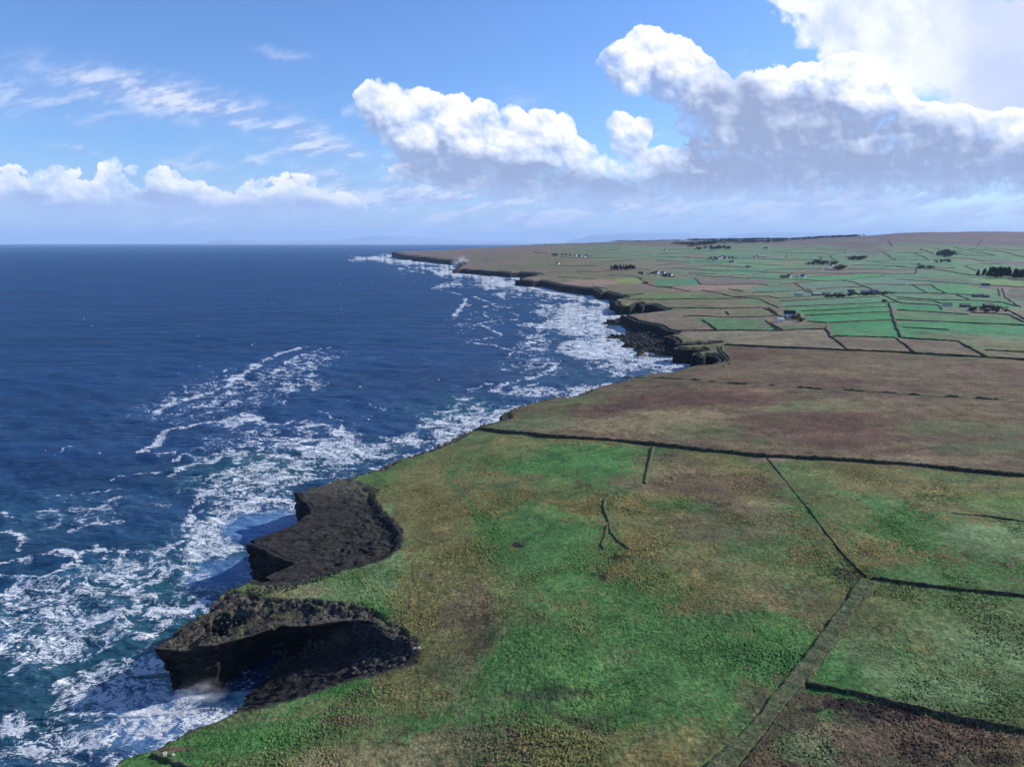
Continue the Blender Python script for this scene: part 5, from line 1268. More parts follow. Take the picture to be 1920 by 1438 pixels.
house("farmhouse", 1480, 596, 21, 'white', 'slate', -22, "large farmhouse with dark slate roof and white gable, nearest to the camera", "farmhouse", ratio=.55, eave=5.2, pitch=.5, wins=3)
house("shed", 1463, 603, 13, 'white', 'tin', 10, "small pale shed at the seaward foot of the large slate-roofed farmhouse", "shed", ratio=.6, chim=0, wins=1)
house("shed", 1471, 600.5, 8, 'stone', 'slate', -60, "low stone shed joining the large farmhouse to its pale shed", "shed", ratio=.6, chim=0, wins=1)
house("house", 1847, 538, 14, 'white', 'slate', -22, "white house with dark roof and bright gable, above the lane at the right", "house", ratio=.5, eave=3.4)
house("barn", 1834, 557, 20, 'blue', 'blue', -4, "long low blue-grey barn below the white-gabled house at the right", "barn", ratio=.3, chim=0, wins=0)
house("barn", 1849, 558, 10, 'dark', 'slate', -4, "small dark barn at the end of the long blue-grey barn", "barn", ratio=.4, chim=0, wins=0)
house("barn", 1775, 575, 17, 'white', 'slate', -4, "barn with pale open front of columns among the green fields at the right", "barn", ratio=.45, chim=0, wins=5, eave=3.0)
house("barn", 1809, 576, 17, 'stone', 'dark', -3, "dark barn between the white-fronted barn and the scrub", "barn", ratio=.4, chim=0, wins=0)
house("barn", 1853, 577, 18, 'dark', 'slate', -3, "dark barn standing in the scrub, rightmost of the row", "barn", ratio=.45, chim=0, wins=0, eave=3.5)
house("barn", 1498, 554, 13, 'grey', 'tin', 3, "grey barn with pale roof, leftmost in the row of sheds", "barn", ratio=.5, chim=0, wins=0)
house("barn", 1530, 554, 15, 'stone', 'tin', 3, "pale-roofed barn in the middle of the row of sheds", "barn", ratio=.5, chim=0, wins=0)
house("barn", 1549, 554, 14, 'stone', 'pink', 3, "barn with a rusty pinkish roof in the row of sheds", "barn", ratio=.5, chim=0, wins=0)
house("barn", 1572, 555, 16, 'dark', 'slate', 3, "dark barn under trees right of the rusty-roofed barn", "barn", ratio=.5, chim=0, wins=0)
house("cottage", 1595, 551, 5, 'white', 'slate', -20, "tiny white cottage at the right end of the row of sheds", "cottage", chim=1, wins=1)
house("barn", 1622, 550, 13, 'blue', 'blue', 2, "blue-grey barn, left one of the pair beyond the tiny white cottage", "barn", ratio=.5, chim=0, wins=0)
house("barn", 1638, 549, 15, 'blue', 'blue', -3, "blue-grey barn, right one of the pair beyond the tiny white cottage", "barn", ratio=.5, chim=0, wins=0)
house("barn", 1555, 506, 12, 'grey', 'tin', 2, "pale-roofed barn on the upper slope below the scrub", "barn", ratio=.6, chim=0, wins=0)
house("house", 1559, 499, 4, 'white', 'slate', -40, "small white house just above the pale-roofed barn on the upper slope", "house", chim=1, wins=1)
house("barn", 1470, 521, 12, 'dark', 'dark', 2, "dark barn beside two white cottages on the mid slope", "barn", ratio=.5, chim=0, wins=0)
house("cottage", 1478, 520.5, 4, 'white', 'slate', -30, "white cottage touching the dark barn on the mid slope", "cottage", chim=1, wins=1)
house("cottage", 1494, 519.5, 3.5, 'grey', 'tin', 0, "grey cottage between two white ones on the mid slope", "cottage", chim=1, wins=1)
house("cottage", 1505, 520.5, 3.5, 'white', 'slate', -30, "white cottage, rightmost of three on the mid slope", "cottage", chim=1, wins=1)
HAM = [(1334, 485.5, 4.5, 'white', "white house, leftmost of the hamlet"), (1345, 486, 4.5, 'white', "white house in the hamlet, lowest on the slope"), (1349.5, 484.8, 4, 'white', "white house in the middle of the hamlet"),
       (1353, 483.5, 4.5, 'white', "white house in the hamlet, highest on the slope"), (1360, 484.8, 4, 'white', "white house set apart right of the hamlet"), (1374, 484.2, 4, 'white', "white house beside bushes, right beyond the hamlet")]
for u, v, w_, m__, l in HAM: house("house", u, v, w_, m__, 'slate', random.choice((-32, -38, -44)), l, "house", chim=1, wins=2, group="houses of the hamlet")
house("barn", 1339, 484.3, 7, 'dark', 'slate', 5, "dark barn at the left of the hamlet behind the leftmost white house", "barn", chim=0, wins=0)
house("barn", 1356, 482.5, 8, 'stone', 'slate', 5, "stone barn at the top of the hamlet", "barn", chim=0, wins=0)
house("house", 1414.5, 484.5, 4.5, 'white', 'slate', -35, "white house beside the long pale roof on the slope", "house", chim=1, wins=2)
house("barn", 1427, 481.5, 15, 'dark', 'tin', 8, "long barn with pale roof above the white house on the slope", "barn", ratio=.35, chim=0, wins=0)
house("house", 1375, 492.5, 4.5, 'white', 'slate', -35, "single white house with bushes below the hamlet", "house", chim=1, wins=2)
house("barn", 1370, 492.3, 7, 'dark', 'slate', 0, "dark barn against the single white house below the hamlet", "barn", chim=0, wins=0)
house("house", 1439, 466, 4, 'white', 'slate', -35, "white house high under the forest on the ridge", "house", chim=1, wins=2)
house("barn", 1434.5, 466, 6, 'dark', 'slate', 0, "dark barn left of the white house high under the forest", "barn", chim=0, wins=0)
house("house", 1247.5, 470.5, 3.2, 'white', 'slate', -35, "tiny white house far off under the forest edge", "house", chim=1, wins=1)
house("barn", 1335, 468, 6, 'pink', 'pink', 0, "low pinkish building in front of the grove on the upper slope", "barn", chim=0, wins=0)
house("house", 1079, 480.5, 4, 'white', 'slate', -35, "white house, leftmost of three towards the point", "house", chim=1, wins=2)
house("house", 1089, 481.3, 3.4, 'white', 'slate', -40, "white house, middle of three towards the point", "house", chim=1, wins=2)
house("house", 1095.5, 482.3, 3.6, 'white', 'slate', -35, "white house, rightmost of three towards the point", "house", chim=1, wins=2)
house("barn", 1106, 480.5, 8, 'grey', 'tin', 3, "pale barn with bushes right of three white houses", "barn", chim=0, wins=0)
house("barn", 1040, 478.5, 12, 'grey', 'dark', 3, "grey farm shed in bushes, farthest towards the point", "barn", ratio=.35, chim=0, wins=0)
house("cottage", 1045.5, 495.5, 4.4, 'white', 'slate', -36, "lone white cottage in green fields towards the point", "cottage", chim=2, wins=2)
house("house", 1231, 513, 6, 'white', 'slate', -30, "white house, leftmost of three below the dark grove", "house", chim=1, wins=2)
house("house", 1242.5, 514, 7.5, 'white', 'slate', -30, "white house, middle of three below the dark grove", "house", chim=2, wins=2)
house("house", 1256, 517.5, 6.5, 'white', 'slate', -35, "white house, rightmost of three below the dark grove", "house", chim=1, wins=2)
house("barn", 1247, 517, 12, 'dark', 'slate', 3, "dark barn between the white houses below the grove", "barn", ratio=.4, chim=0, wins=0)
house("barn", 1224, 513.5, 9, 'dark', 'slate', 3, "dark shed left of the three white houses", "barn", ratio=.4, chim=0, wins=0)
house("barn", 1201, 513, 9, 'dark', 'dark', 3, "isolated dark shed below the grove", "barn", ratio=.5, chim=0, wins=0)

# ------------------------------------------------------------------ trees and bushes
def leaf_mat(name, c1, c2):
    m_, T = new_mat(name)
    a = T.n('ShaderNodeAttribute', attribute_name='tone').outputs[2]
    c = T.mix(a, c1 + (1,), c2 + (1,))
    p = T.n('ShaderNodeBsdfPrincipled', {'Base Color': c, 'Roughness': .85}); p.inputs['Specular IOR Level'].default_value = .1
    finish(T, p.outputs[0]); return m_
M_BARK = simple_mat("bark", (.05, .04, .032), (.10, .085, .07), 3.0)
M_CON = leaf_mat("conifer_needles", (.012, .018, .014), (.034, .044, .028))
M_DEC = leaf_mat("bare_twigs", (.050, .042, .036), (.125, .105, .085))
M_BUSH = leaf_mat("bush_leaves", (.020, .028, .015), (.060, .068, .034))
def crown_mesh(kind, seed, n=420):
    r2 = np.random.default_rng(seed)
    V, Fc, tone = [], [], []
    lob = r2.normal(0, 1, (7, 3)) * [.30, .30, .22] + [0, 0, .62]
    for i in range(n):
        if kind == 'con':
            h = r2.uniform(.16, 1) ** .8; rad = (1.04 - h) * .40 * r2.uniform(.55, 1.05); th = r2.uniform(0, 6.283)
            p = np.array([rad * math.cos(th), rad * math.sin(th), h])
        else:
            q = r2.normal(0, 1, 3); q /= np.linalg.norm(q)
            p = lob[r2.integers(7)] + q * r2.uniform(.10, .24)
        s_ = r2.uniform(.035, .085)
        a = r2.normal(0, 1, 3); a /= np.linalg.norm(a); b_ = np.cross(a, r2.normal(0, 1, 3)); b_ /= np.linalg.norm(b_)
        b0 = len(V)
        V += [tuple(p + a * s_), tuple(p + b_ * s_), tuple(p - a * s_ * .9), tuple(p - b_ * s_ * .8)]
        Fc.append((b0, b0 + 1, b0 + 2, b0 + 3)); tone += [r2.uniform(0, 1)] * 4
    return np.array(V), np.array(Fc), np.array(tone)
def trunk_mesh(kind, seed):
    r2 = np.random.default_rng(seed + 50); V, Fc = [], []
    def tube(p0, p1, r0, r1):
        b = len(V)
        d = np.array(p1) - p0; a = np.cross(d, [0, 0.3, 1.0] if abs(d[2]) < abs(d[0]) else [1.0, .2, 0]); a /= np.linalg.norm(a) + 1e-9; c = np.cross(d, a); c /= np.linalg.norm(c) + 1e-9
        for p, r_ in ((np.array(p0), r0), (np.array(p1), r1)):
            for k in range(6):
                t = k * math.pi / 3; V.append(tuple(p + (a * math.cos(t) + c * math.sin(t)) * r_))
        for k in range(6): Fc.append((b + k, b + (k + 1) % 6, b + 6 + (k + 1) % 6, b + 6 + k))
    tube((0, 0, -.05), (.01, 0, .5), .035, .02)
    tube((.01, 0, .5), (0, .01, .92), .02, .005)
    for k in range(5):
        th = r2.uniform(0, 6.28); z0 = r2.uniform(.25, .6)
        tube((0, 0, z0), (math.cos(th) * .25, math.sin(th) * .25, z0 + .22), .014, .004)
    return np.array(V), np.array(Fc)
CR, TR = {}, {}
for kind, mt in (('con', M_CON), ('dec', M_DEC), ('bush', M_BUSH)):
    for s_ in range(3):
        v, f, tn = crown_mesh('con' if kind == 'con' else 'dec', 20 + s_ + 7 * len(kind))
        if kind == 'bush': v[:, 2] = (v[:, 2] - .35) * 1.0
        o = mesh_obj("crown", v, f, mt, smooth=False, attrs={'tone': tn.astype(F)}); CR[kind, s_] = o.data; bpy.data.objects.remove(o)
        v, f = trunk_mesh(kind, s_); o = mesh_obj("trunk", v, f, M_BARK); TR[kind, s_] = o.data; bpy.data.objects.remove(o)
NTREE = [0]
def tree(name, x, y, hgt, kind, lab, cat, group=None, wide=1.0):
    s_ = NTREE[0] % 3; NTREE[0] += 1
    r_ = bpy.data.objects.new(name, None); scene.collection.objects.link(r_)
    r_.location = (x, y, float(_bil(_GH, np.array([x]), np.array([y]))[0]) - .1); r_.rotation_euler = (0, 0, random.uniform(0, 6.28)); r_.scale = (hgt * wide,) * 2 + (hgt,)
    r_['label'] = lab; r_['category'] = cat
    if group: r_['group'] = group
    for nm, dd in (("crown", CR[kind, s_]), ("trunk", TR[kind, s_])):
        o = bpy.data.objects.new(nm, dd); scene.collection.objects.link(o); o.parent = r_
    return r_
def grove(name, corners, n, h0, h1, kind, lab, cat, group, wide=1.0):
    P_ = land_at([c[0] for c in corners], [c[1] for c in corners]); lo, hi = P_.min(0), P_.max(0)
    k = 0; tries = 0
    while k < n and tries < 4000:
        tries += 1
        x, y = random.uniform(lo[0], hi[0]), random.uniform(lo[1], hi[1])
        if inside(np.array([x]), np.array([y]), P_)[0]:
            tree(name, x, y, random.uniform(h0, h1), kind, lab, cat, group, wide); k += 1
grove("conifer", [(1832, 520), (1850, 512), (1880, 512), (1920, 516), (1990, 524), (1990, 532), (1920, 527), (1870, 522)], 120, 13, 19, 'con', "dark conifer in the dense wood at the right edge of the fields", "conifer", "conifers of the wood at the right edge", .85)
grove("conifer", [(1142, 506), (1165, 504), (1190, 503), (1190, 506), (1160, 508)], 30, 11, 15, 'con', "dark conifer in the narrow grove among the middle green fields", "conifer", "conifers of the narrow grove", 1.0)
grove("tree", [(1757, 480), (1775, 476), (1790, 477), (1788, 482), (1765, 482)], 18, 14, 22, 'dec', "bare dark tree in the small wood on the hillside", "tree", "trees of the small hillside wood", 1.1)
grove("tree", [(1512, 495), (1530, 492), (1572, 496), (1570, 499), (1515, 498)], 20, 8, 13, 'dec', "bare tree in the scrubby belt above the pale barn", "tree", "trees of the scrubby belt", 1.3)
grove("tree", [(1585, 487), (1605, 483), (1625, 485), (1622, 489), (1590, 489)], 16, 9, 14, 'dec', "bare tree in the thicket high on the slope", "tree", "trees of the high thicket", 1.3)
grove("tree", [(1302, 468), (1340, 465), (1368, 465), (1368, 469), (1305, 470)], 18, 12, 18, 'dec', "tree of the grove behind the low pinkish building", "tree", "trees of the ridge grove", 1.2)
grove("tree", [(1562, 504), (1572, 500), (1584, 502), (1585, 507), (1565, 507)], 9, 8, 11, 'dec', "bare brown tree beside the pale barn on the upper slope", "tree", "trees beside the upper barn", 1.4)
grove("bush", [(1500, 557), (1560, 556), (1600, 552), (1660, 549), (1680, 551), (1600, 556), (1570, 558)], 26, 4, 6.5, 'bush', "dark bush round the row of sheds", "bush", "bushes round the sheds", 1.5)
grove("bush", [(1815, 583), (1840, 578), (1880, 580), (1892, 586), (1840, 588)], 18, 3, 5.5, 'dec', "brown bush in the scrub before the dark barns", "bush", "bushes before the dark barns", 1.5)
grove("bush", [(1480, 597), (1492, 593), (1508, 599), (1510, 604), (1490, 605)], 9, 3, 5, 'dec', "brown garden bush right of the slate-roofed farmhouse", "bush", "garden bushes of the farmhouse", 1.5)
grove("bush", [(1321, 488), (1335, 483), (1362, 482), (1385, 486), (1340, 489)], 16, 5, 8, 'dec', "bush among the houses of the hamlet", "bush", "bushes of the hamlet", 1.3)
grove("bush", [(1720, 503), (1735, 500), (1755, 502), (1750, 506), (1722, 506)], 12, 6, 9, 'dec', "dark bush in the hedge on the lower hillside", "bush", "bushes on the lower hillside", 1.4)
grove("bush", [(1740, 490), (1760, 487), (1785, 490), (1783, 494), (1745, 494)], 12, 6, 9, 'dec', "dark bush beside the small wood on the hillside", "bush", "bushes below the small wood", 1.4)
grove("bush", [(1198, 514), (1220, 513), (1262, 517), (1262, 520), (1205, 516)], 12, 4, 6, 'bush', "dark bush about the three white houses", "bush", "bushes about the three houses", 1.4)
grove("bush", [(1030, 480), (1050, 478), (1110, 481), (1105, 484), (1050, 482)], 10, 6, 9, 'dec', "bush round the farm sheds towards the point", "bush", "bushes towards the point", 1.4)
for i, (u, v, h_, l) in enumerate([(1210, 532, 7, "dark round bush alone below the isolated shed"), (1402, 501, 9, "single dark tree on a wall in the green slope"), (1660, 566, 6, "dark bush where walls meet beside the green strips"), (1722, 497, 8, "bush at the top of the thick cross wall")]):
    x, y = land_at([u], [v])[0]; tree("bush" if i != 1 else "tree", x, y, h_, 'bush', l, "bush" if i != 1 else "tree", None, 1.5)

# the plantation along the ridge, too many to count
def plantation():
    r2 = np.random.default_rng(3); Vs, Fs, tn = [], [], []; b = 0
    lines = [([(1150, 453), (1240, 452), (1282, 452)], 240, 40, 9), ([(1264, 458), (1300, 457), (1350, 454), (1460, 452)], 420, 240, 13), ([(1290, 451), (1350, 450), (1460, 448.5), (1540, 445), (1600, 441.5)], 900, 160, 14), ([(1285, 463), (1320, 459), (1330, 456)], 120, 90, 9), ([(1000, 459), (1010, 458.5), (1040, 458)], 25, 40, 7)]
    tmpl = []
    for s_ in range(4):
        v, f, t = crown_mesh('con', 90 + s_, 34); tmpl.append((v * [1.3, 1.3, 1], f, t))
    for pts, n, spread, hh in lines:
        P_ = land_at([p[0] for p in pts], [p[1] for p in pts]); seg = np.hypot(*np.diff(P_, axis=0).T); s = np.concatenate([[0], np.cumsum(seg)])
        for _ in range(n):
            t = r2.uniform(0, s[-1]); x = np.interp(t, s, P_[:, 0]) + r2.normal(0, 12); y = np.interp(t, s, P_[:, 1]) - abs(r2.normal(0, .5)) * spread
            z = float(_bil(_GH, np.array([x]), np.array([y]))[0])
            v, f, tt = tmpl[r2.integers(4)]; h = hh * r2.uniform(.8, 1.2)
            Vs.append(v * 2.2 * [h, h, h / 2.2] + [x, y, z - .5]); Fs.append(f + b); tn.append(tt); b += len(v)
    o = mesh_obj("forest", np.concatenate(Vs), np.concatenate(Fs), M_CON, smooth=False, attrs={'tone': np.concatenate(tn).astype(F)})
    o['kind'] = 'stuff'; o['label'] = 'dark conifer plantation along the distant ridge'; 
plantation()

# ------------------------------------------------------------------ stones
def rock_mesh(seed, n=2, flat=.6):
    bm = __import__('bmesh').new(); __import__('bmesh').ops.create_icosphere(bm, subdivisions=n, radius=1.0)
    r2 = np.random.default_rng(seed); pl = r2.normal(0, 1, (9, 3)); pl /= np.linalg.norm(pl, axis=1)[:, None]; dd = r2.uniform(.55, .9, 9)
    V = []
    for v in bm.verts:
        c = np.array(v.co)
        for p, d_ in zip(pl, dd):
            k = c @ p
            if k > d_: c = c - p * (k - d_)
        V.append(c * [1, 1, flat])
    Fc = [tuple(v.index for v in f.verts) for f in bm.faces]; bm.free()
    return np.array(V), np.array(Fc)
M_PALE = simple_mat("pale_stone", (.20, .18, .165), (.46, .43, .40), 1.5, bump=.1)
M_DROCK = simple_mat("dark_rubble", (.018, .017, .018), (.075, .070, .066), .8, bump=.2, extra=((.17, .16, .15), 1.1, .62, .74))
def scatter(name, poly_pts, n, s0, s1, mat, lab, poly=None, zoff=0, nob=False):
    r2 = np.random.default_rng(len(poly_pts) + n); T_ = [rock_mesh(60 + i, 1) for i in range(6)]
    P_ = poly if poly is not None else land_at([p[0] for p in poly_pts], [p[1] for p in poly_pts]); lo, hi = P_.min(0), P_.max(0)
    X, Y = r2.uniform(lo[0], hi[0], n * 5), r2.uniform(lo[1], hi[1], n * 5); k = inside(X, Y, P_); X, Y = X[k][:n], Y[k][:n]
    Z = z_at(X, Y, nob) if s1 < 2 else ground(X.astype(F), Y.astype(F))[0]
    k = ((Z > -.6) & (Z < 9) & (coast_signed(X.astype(F), Y.astype(F)) < .5)) | (s1 < 2); X, Y, Z = X[k], Y[k], Z[k]; Vs, Fs = [], []; b = 0
    for x, y, z in zip(X, Y, Z):
        v, f = T_[r2.integers(6)]; s_ = s0 * (s1 / s0) ** (r2.random() ** 2.2); th = r2.uniform(0, 6.28); c, s = math.cos(th), math.sin(th)
        v = v * s_ * r2.uniform(.6, 1.3, 3); Vs.append(np.stack([v[:, 0] * c - v[:, 1] * s + x, v[:, 0] * s + v[:, 1] * c + y, v[:, 2] + z + s_ * .15 + zoff], 1)); Fs.append(f + b); b += len(v)
    o = mesh_obj(name, np.concatenate(Vs), np.concatenate(Fs), mat, smooth=False); o['kind'] = 'stuff'; o['label'] = lab
scatter("rubble", [0] * 10, 1500, .22, .95, M_DROCK, "loose dark boulders at the head of the basin", poly=SCREE)
scatter("rubble", [0] * 12, 900, .15, .7, M_DROCK, "broken stones strewn over the headland", poly=RUBBLE, nob=True)
scatter("rubble", [(744, 985), (752, 1003), (742, 1022), (728, 1028), (722, 1000), (700, 960), (690, 935), (702, 925), (716, 950)], 500, .2, .8, M_DROCK, "loose stones under the grass scarp of the slab", poly=None)
scatter("rubble", [(560, 1092), (590, 1084), (640, 1066), (640, 1074), (590, 1092), (540, 1108), (480, 1118), (440, 1112), (500, 1098)], 500, .15, .6, M_DROCK, "stones along the grass edge beside the slab")
scatter("rubble", [0] * 14, 1500, .9, 3.6, M_DROCK, "jumbled black rocks of the wave-cut shelf in the cove", poly=SHELF)
def boulder(u, v, s_, lab, seed, mat=M_PALE):
    x, y = land_at([u], [v])[0]; V, Fc = rock_mesh(seed, 2, .7)
    o = mesh_obj("boulder", V * s_, Fc, mat, smooth=False); o.location = (x, y, float(z_at(x, y)[0]) + s_ * .25); o['label'] = lab; o['category'] = "boulder"
boulder(777, 1217, .62, "pale boulder left of the pair at the head of the basin", 1)
boulder(784, 1216, .72, "pale boulder right of the pair at the head of the basin", 2)
boulder(308, 1416, .75, "large pale boulder beside the fence posts at the bottom left", 3)
boulder(324, 1416, .45, "small pale boulder right of the large one by the fence posts", 4)

# ------------------------------------------------------------------ fence posts, masts
M_POST = simple_mat("weathered_wood", (.20, .18, .15), (.38, .35, .30), 6.0)
def post(u, v, h_, lab, name="fence_post", r_=.085, cat="fence post", grp="fence posts near the bottom left corner"):
    x, y = land_at([u], [v])[0]; V, Fc = [], []
    for j, (z, q) in enumerate(((-.4, 1), (h_ - .06, .92), (h_, .6))):
        for k in range(8): t = k * math.pi / 4; V.append((math.cos(t) * r_ * q, math.sin(t) * r_ * q, z))
    for j in range(2):
        for k in range(8): Fc.append((j * 8 + k, j * 8 + (k + 1) % 8, j * 8 + 8 + (k + 1) % 8, j * 8 + 8 + k))
    Fc.append(tuple(16 + k for k in range(8)))
    o = mesh_obj(name, V, Fc, M_POST, smooth=False); o.location = (x, y, float(z_at(x, y)[0])); o.rotation_euler = (random.uniform(-.06, .06), random.uniform(-.06, .06), 0)
    o['label'] = lab; o['category'] = cat; o['group'] = grp
for u, v, l in ((276, 1414, "leftmost fence post, near the sea"), (285, 1417, "second fence post from the sea, beside dark mud"), (294, 1420, "third fence post, close right of its neighbour"), (312, 1425, "fence post just below the large pale boulder"),
                (338, 1434, "fence post nearest the bottom edge on the left"), (338, 1393, "fence post alone on the green cliff top"), (400, 1364, "fence post on the brink above the surf")):
    post(u, v, 1.45, "pale wooden " + l)
post(766, 1096, 1.3, "single white marker post beside the trodden path", cat="marker post", grp="marker posts", name="marker_post")
add_bank("earth_bank", [(281, 1416), (312, 1426), (350, 1440), (400, 1462)], 1.0, .8, M_BANK, "low bank under the fence posts at the bottom left", "earth bank", rough=.5)
def mast(u, v, h_, lab, w_=1.2):
    x, y = land_at([u], [v])[0]; y = min(y, 5450)
    r_ = bpy.data.objects.new("radio_mast", None); scene.collection.objects.link(r_); r_.location = (x, y, float(z_at(x, y)[0])); r_['label'] = lab; r_['category'] = "radio mast"
    V, Fc = [], []
    for k in range(4):
        cx, cy = (1, 1, -1, -1)[k] * w_, (1, -1, -1, 1)[k] * w_
        b = len(V); V += [(cx - .3, cy, 0), (cx + .3, cy, 0), (cx * .3 + .2, cy * .3, h_), (cx * .3 - .2, cy * .3, h_), (cx, cy - .3, 0), (cx, cy + .3, 0), (cx * .3, cy * .3 + .2, h_), (cx * .3, cy * .3 - .2, h_)]
        Fc += [(b, b + 1, b + 2, b + 3), (b + 4, b + 5, b + 6, b + 7)]
    for j in range(1, 8):
        z = h_ * j / 8; q = w_ * (1 - .7 * j / 8); box(V, Fc, -q, q, -q, q, z, z + .35)
    mesh_obj("lattice", V, Fc, HM['grey'], r_, smooth=False)
    V, Fc = [], []; box(V, Fc, -.25, .25, -.25, .25, h_, h_ + 9); mesh_obj("aerial", V, Fc, HM['grey'], r_, smooth=False)
mast(1685, 433, 26, "thin lattice radio mast on the hilltop")
mast(1845, 435, 8, "small mast on the skyline right of the tall one", 2.2)

# ------------------------------------------------------------------ far coasts across the bay
M_FAR = simple_mat("far_land_hazed", (.34, .41, .52), (.40, .46, .56), .002, bump=.01)  # pale blue of distance haze put into the land colour
def far_hills(pts, dist, base_v, lab, depth=2500, rough=.12):
    us = np.linspace(pts[0][0], pts[-1][0], 160); vs = np.interp(us, [p[0] for p in pts], [p[1] for p in pts])
    hz = (455.0 - vs) / FOC * dist * .98 + CAM_H - CAM_H * 1.0
    hz = np.maximum(hz + CAM_H, 2) * (1 + fbm(us / 22, us * 0, 4, 501) * rough)
    rows = []
    for q, k in ((0, .0), (.18, .30), (.45, .72), (1, 1.0), (1.6, .6), (2.4, 0)):
        d_ = dist + depth * (q - 1); X = (us - 960) / FOC * d_; rows.append(np.stack([X, np.full_like(X, d_), hz * k - (8 if k == 0 else 0)], 1))
    V = np.stack(rows); o = mesh_obj("hills", V.reshape(-1, 3), grid_faces(len(rows), 160)[:, ::-1], M_FAR); o['kind'] = 'structure'; o['label'] = lab
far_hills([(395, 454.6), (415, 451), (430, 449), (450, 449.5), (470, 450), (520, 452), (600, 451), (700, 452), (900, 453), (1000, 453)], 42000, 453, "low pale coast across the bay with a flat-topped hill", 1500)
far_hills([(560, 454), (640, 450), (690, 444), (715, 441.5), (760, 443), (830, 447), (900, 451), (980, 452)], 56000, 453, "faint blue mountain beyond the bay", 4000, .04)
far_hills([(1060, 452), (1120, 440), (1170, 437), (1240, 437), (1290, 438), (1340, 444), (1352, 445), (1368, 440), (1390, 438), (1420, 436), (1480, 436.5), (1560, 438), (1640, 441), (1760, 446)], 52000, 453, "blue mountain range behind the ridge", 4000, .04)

# ------------------------------------------------------------------ the air: thin blue haze
def haze():
    m_ = bpy.data.materials.new("air"); m_.use_nodes = True; t_ = m_.node_tree; t_.nodes.clear(); T = NT(t_)
    pv_ = T.n('ShaderNodeVolumePrincipled', {'Color': (.46, .69, 1.0, 1), 'Density': HAZE_D, 'Anisotropy': 0.0})
    o_ = T.n('ShaderNodeOutputMaterial'); T.link(pv_.outputs[0], o_.inputs['Volume'])
    V, Fc = [], []; box(V, Fc, -62000, 62000, -3000, 62000, -12, 900)
    o = mesh_obj("haze", V, Fc, m_, smooth=False); o['kind'] = 'stuff'; o['label'] = 'thin blue sea haze'
    m_.cycles.homogeneous_volume = True
HAZE_D = 1.9e-5
haze()

# ------------------------------------------------------------------ spray thrown up by the surf
def spray(u, v, rx, ry, rz, dens, lab, rot=0):
    X, Y = sea_xy(u, v)
    m_ = bpy.data.materials.new("spray"); m_.use_nodes = True; t_ = m_.node_tree; t_.nodes.clear(); T = NT(t_)
    oc = T.n('ShaderNodeTexCoord').outputs['Object']
    ln = T.n('ShaderNodeVectorMath', {0: oc}, operation='LENGTH').outputs[1]
    k = T.m('MULTIPLY', T.rng(ln, 1.0, .1), T.rng(T.noise(oc, 2.2, 5, .65), .42, .68))
    pv_ = T.n('ShaderNodeVolumePrincipled', {'Color': (.95, .97, 1, 1), 'Density': T.m('MULTIPLY', k, dens)})
    o_ = T.n('ShaderNodeOutputMaterial'); T.link(pv_.outputs[0], o_.inputs['Volume'])
    v_, f_ = rock_mesh(5, 3, 1.0)
    o = mesh_obj("spray", v_ / np.abs(v_).max() * 1.0, f_, m_); o.location = (float(X), float(Y), rz * .55); o.scale = (rx, ry, rz); o.rotation_euler = (0, 0, R(rot))
    o['kind'] = 'stuff'; o['label'] = lab
spray(862, 500, 60, 130, 42, .012, "thin spray drifting over the far cliffs")
spray(372, 1318, 9, 6, 4.2, .20, "burst of spray against the foot of the nearest headland")

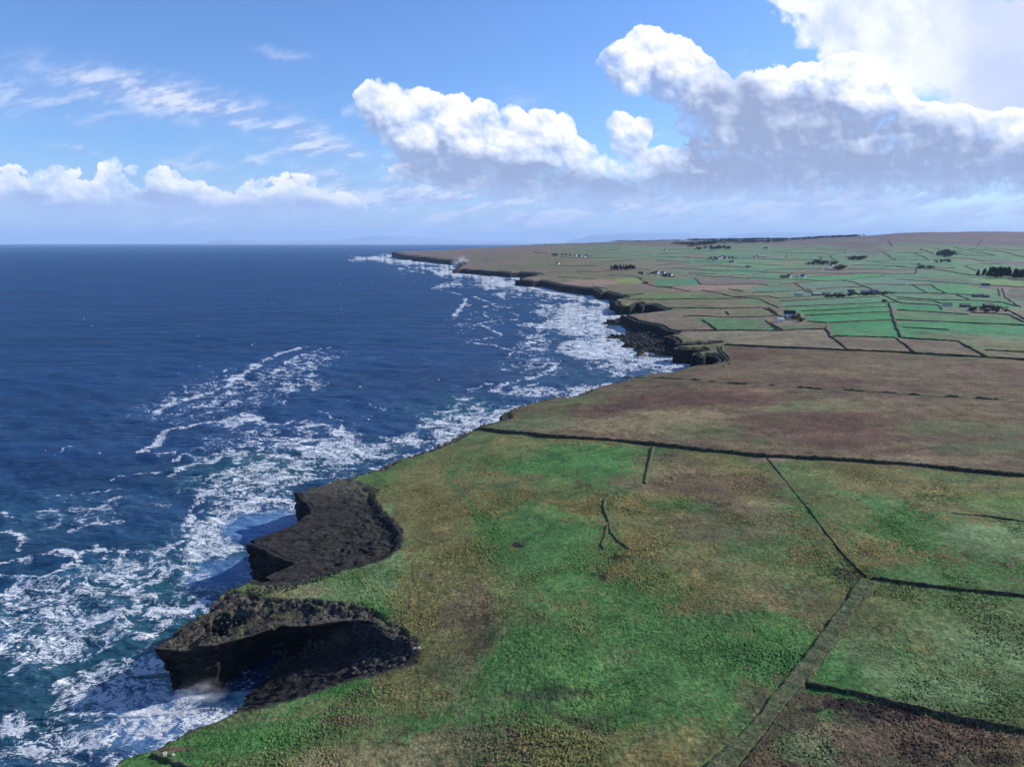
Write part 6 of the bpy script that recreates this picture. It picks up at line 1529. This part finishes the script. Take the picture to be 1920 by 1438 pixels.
# ------------------------------------------------------------------ tufts of rough grass in the near pasture, past counting
def tufts(n=150000):
    r2 = np.random.default_rng(12)
    rr = np.sqrt(r2.uniform(112 ** 2, 330 ** 2, n * 2)) * r2.uniform(.72, 1, n * 2); aa = r2.uniform(R(-36), R(42), n * 2)
    rr = np.maximum(rr, 108)
    x, y = (rr * np.sin(aa)).astype(F), (rr * np.cos(aa)).astype(F)
    gate = fbm(x / 18, y / 18, 4, 171) + fbm(x / 4, y / 4, 3, 175) * .7
    dc = coast_signed(x, y)
    k = (gate + r2.normal(0, .55, len(x)) > 0) & (dc > 1.5) & (signed(x, y, SLAB_A, 6) < -1) & (signed(x, y, SLAB_B, 6) < -1) & (signed(x, y, RUBBLE, 6) < -.5)
    x, y, dc = x[k][:n], y[k][:n], dc[k][:n]
    h, rock, _, _ = ground(x, y, dc, skirt=False)
    k = rock < .3; x, y, dc, h = x[k], y[k], dc[k], h[k]
    col = paint(x, y, dc, x * 0); m_ = len(x)
    s = (r2.uniform(.12, .30, m_) * (1 + .0010 * np.hypot(x, y))).astype(F); hh = s * r2.uniform(.15, .45, m_)
    V = np.zeros((m_, 5, 3), F)
    for j in range(4):
        t = r2.uniform(0, .8, m_) + j * math.pi / 2; q = s * r2.uniform(.6, 1.2, m_)
        V[:, j] = np.stack([x + np.cos(t) * q, y + np.sin(t) * q, h - .12], 1)
    V[:, 4] = np.stack([x + r2.normal(0, .35, m_) * s, y + r2.normal(0, .35, m_) * s, h + .10 + hh], 1)
    b = (np.arange(m_) * 5)[:, None, None]
    Fc = (np.array([[0, 1, 4], [1, 2, 4], [2, 3, 4], [3, 0, 4]])[None] + b).reshape(-1, 3)
    tone = r2.uniform(1.0, 1.6, m_)[:, None]; warm = np.where(r2.random(m_)[:, None] < .35, np.array([[1.4, 1.2, 1.1]]), np.array([[1, 1, 1.0]]))
    cc = np.repeat((col * tone * warm)[:, None], 5, 1).reshape(-1, 3)
    mt, T = new_mat("grass_tufts")
    p = T.n('ShaderNodeBsdfPrincipled', {'Base Color': T.n('ShaderNodeAttribute', attribute_name='cover').outputs[0], 'Roughness': .95}); p.inputs['Specular IOR Level'].default_value = .05
    finish(T, p.outputs[0])
    o = mesh_obj("grass", V.reshape(-1, 3), Fc, mt, smooth=False, attrs={'cover': np.clip(cc, 0, 1).astype(F)})
    o['kind'] = 'stuff'; o['label'] = 'tufts of rough grass over the near pasture'
tufts()
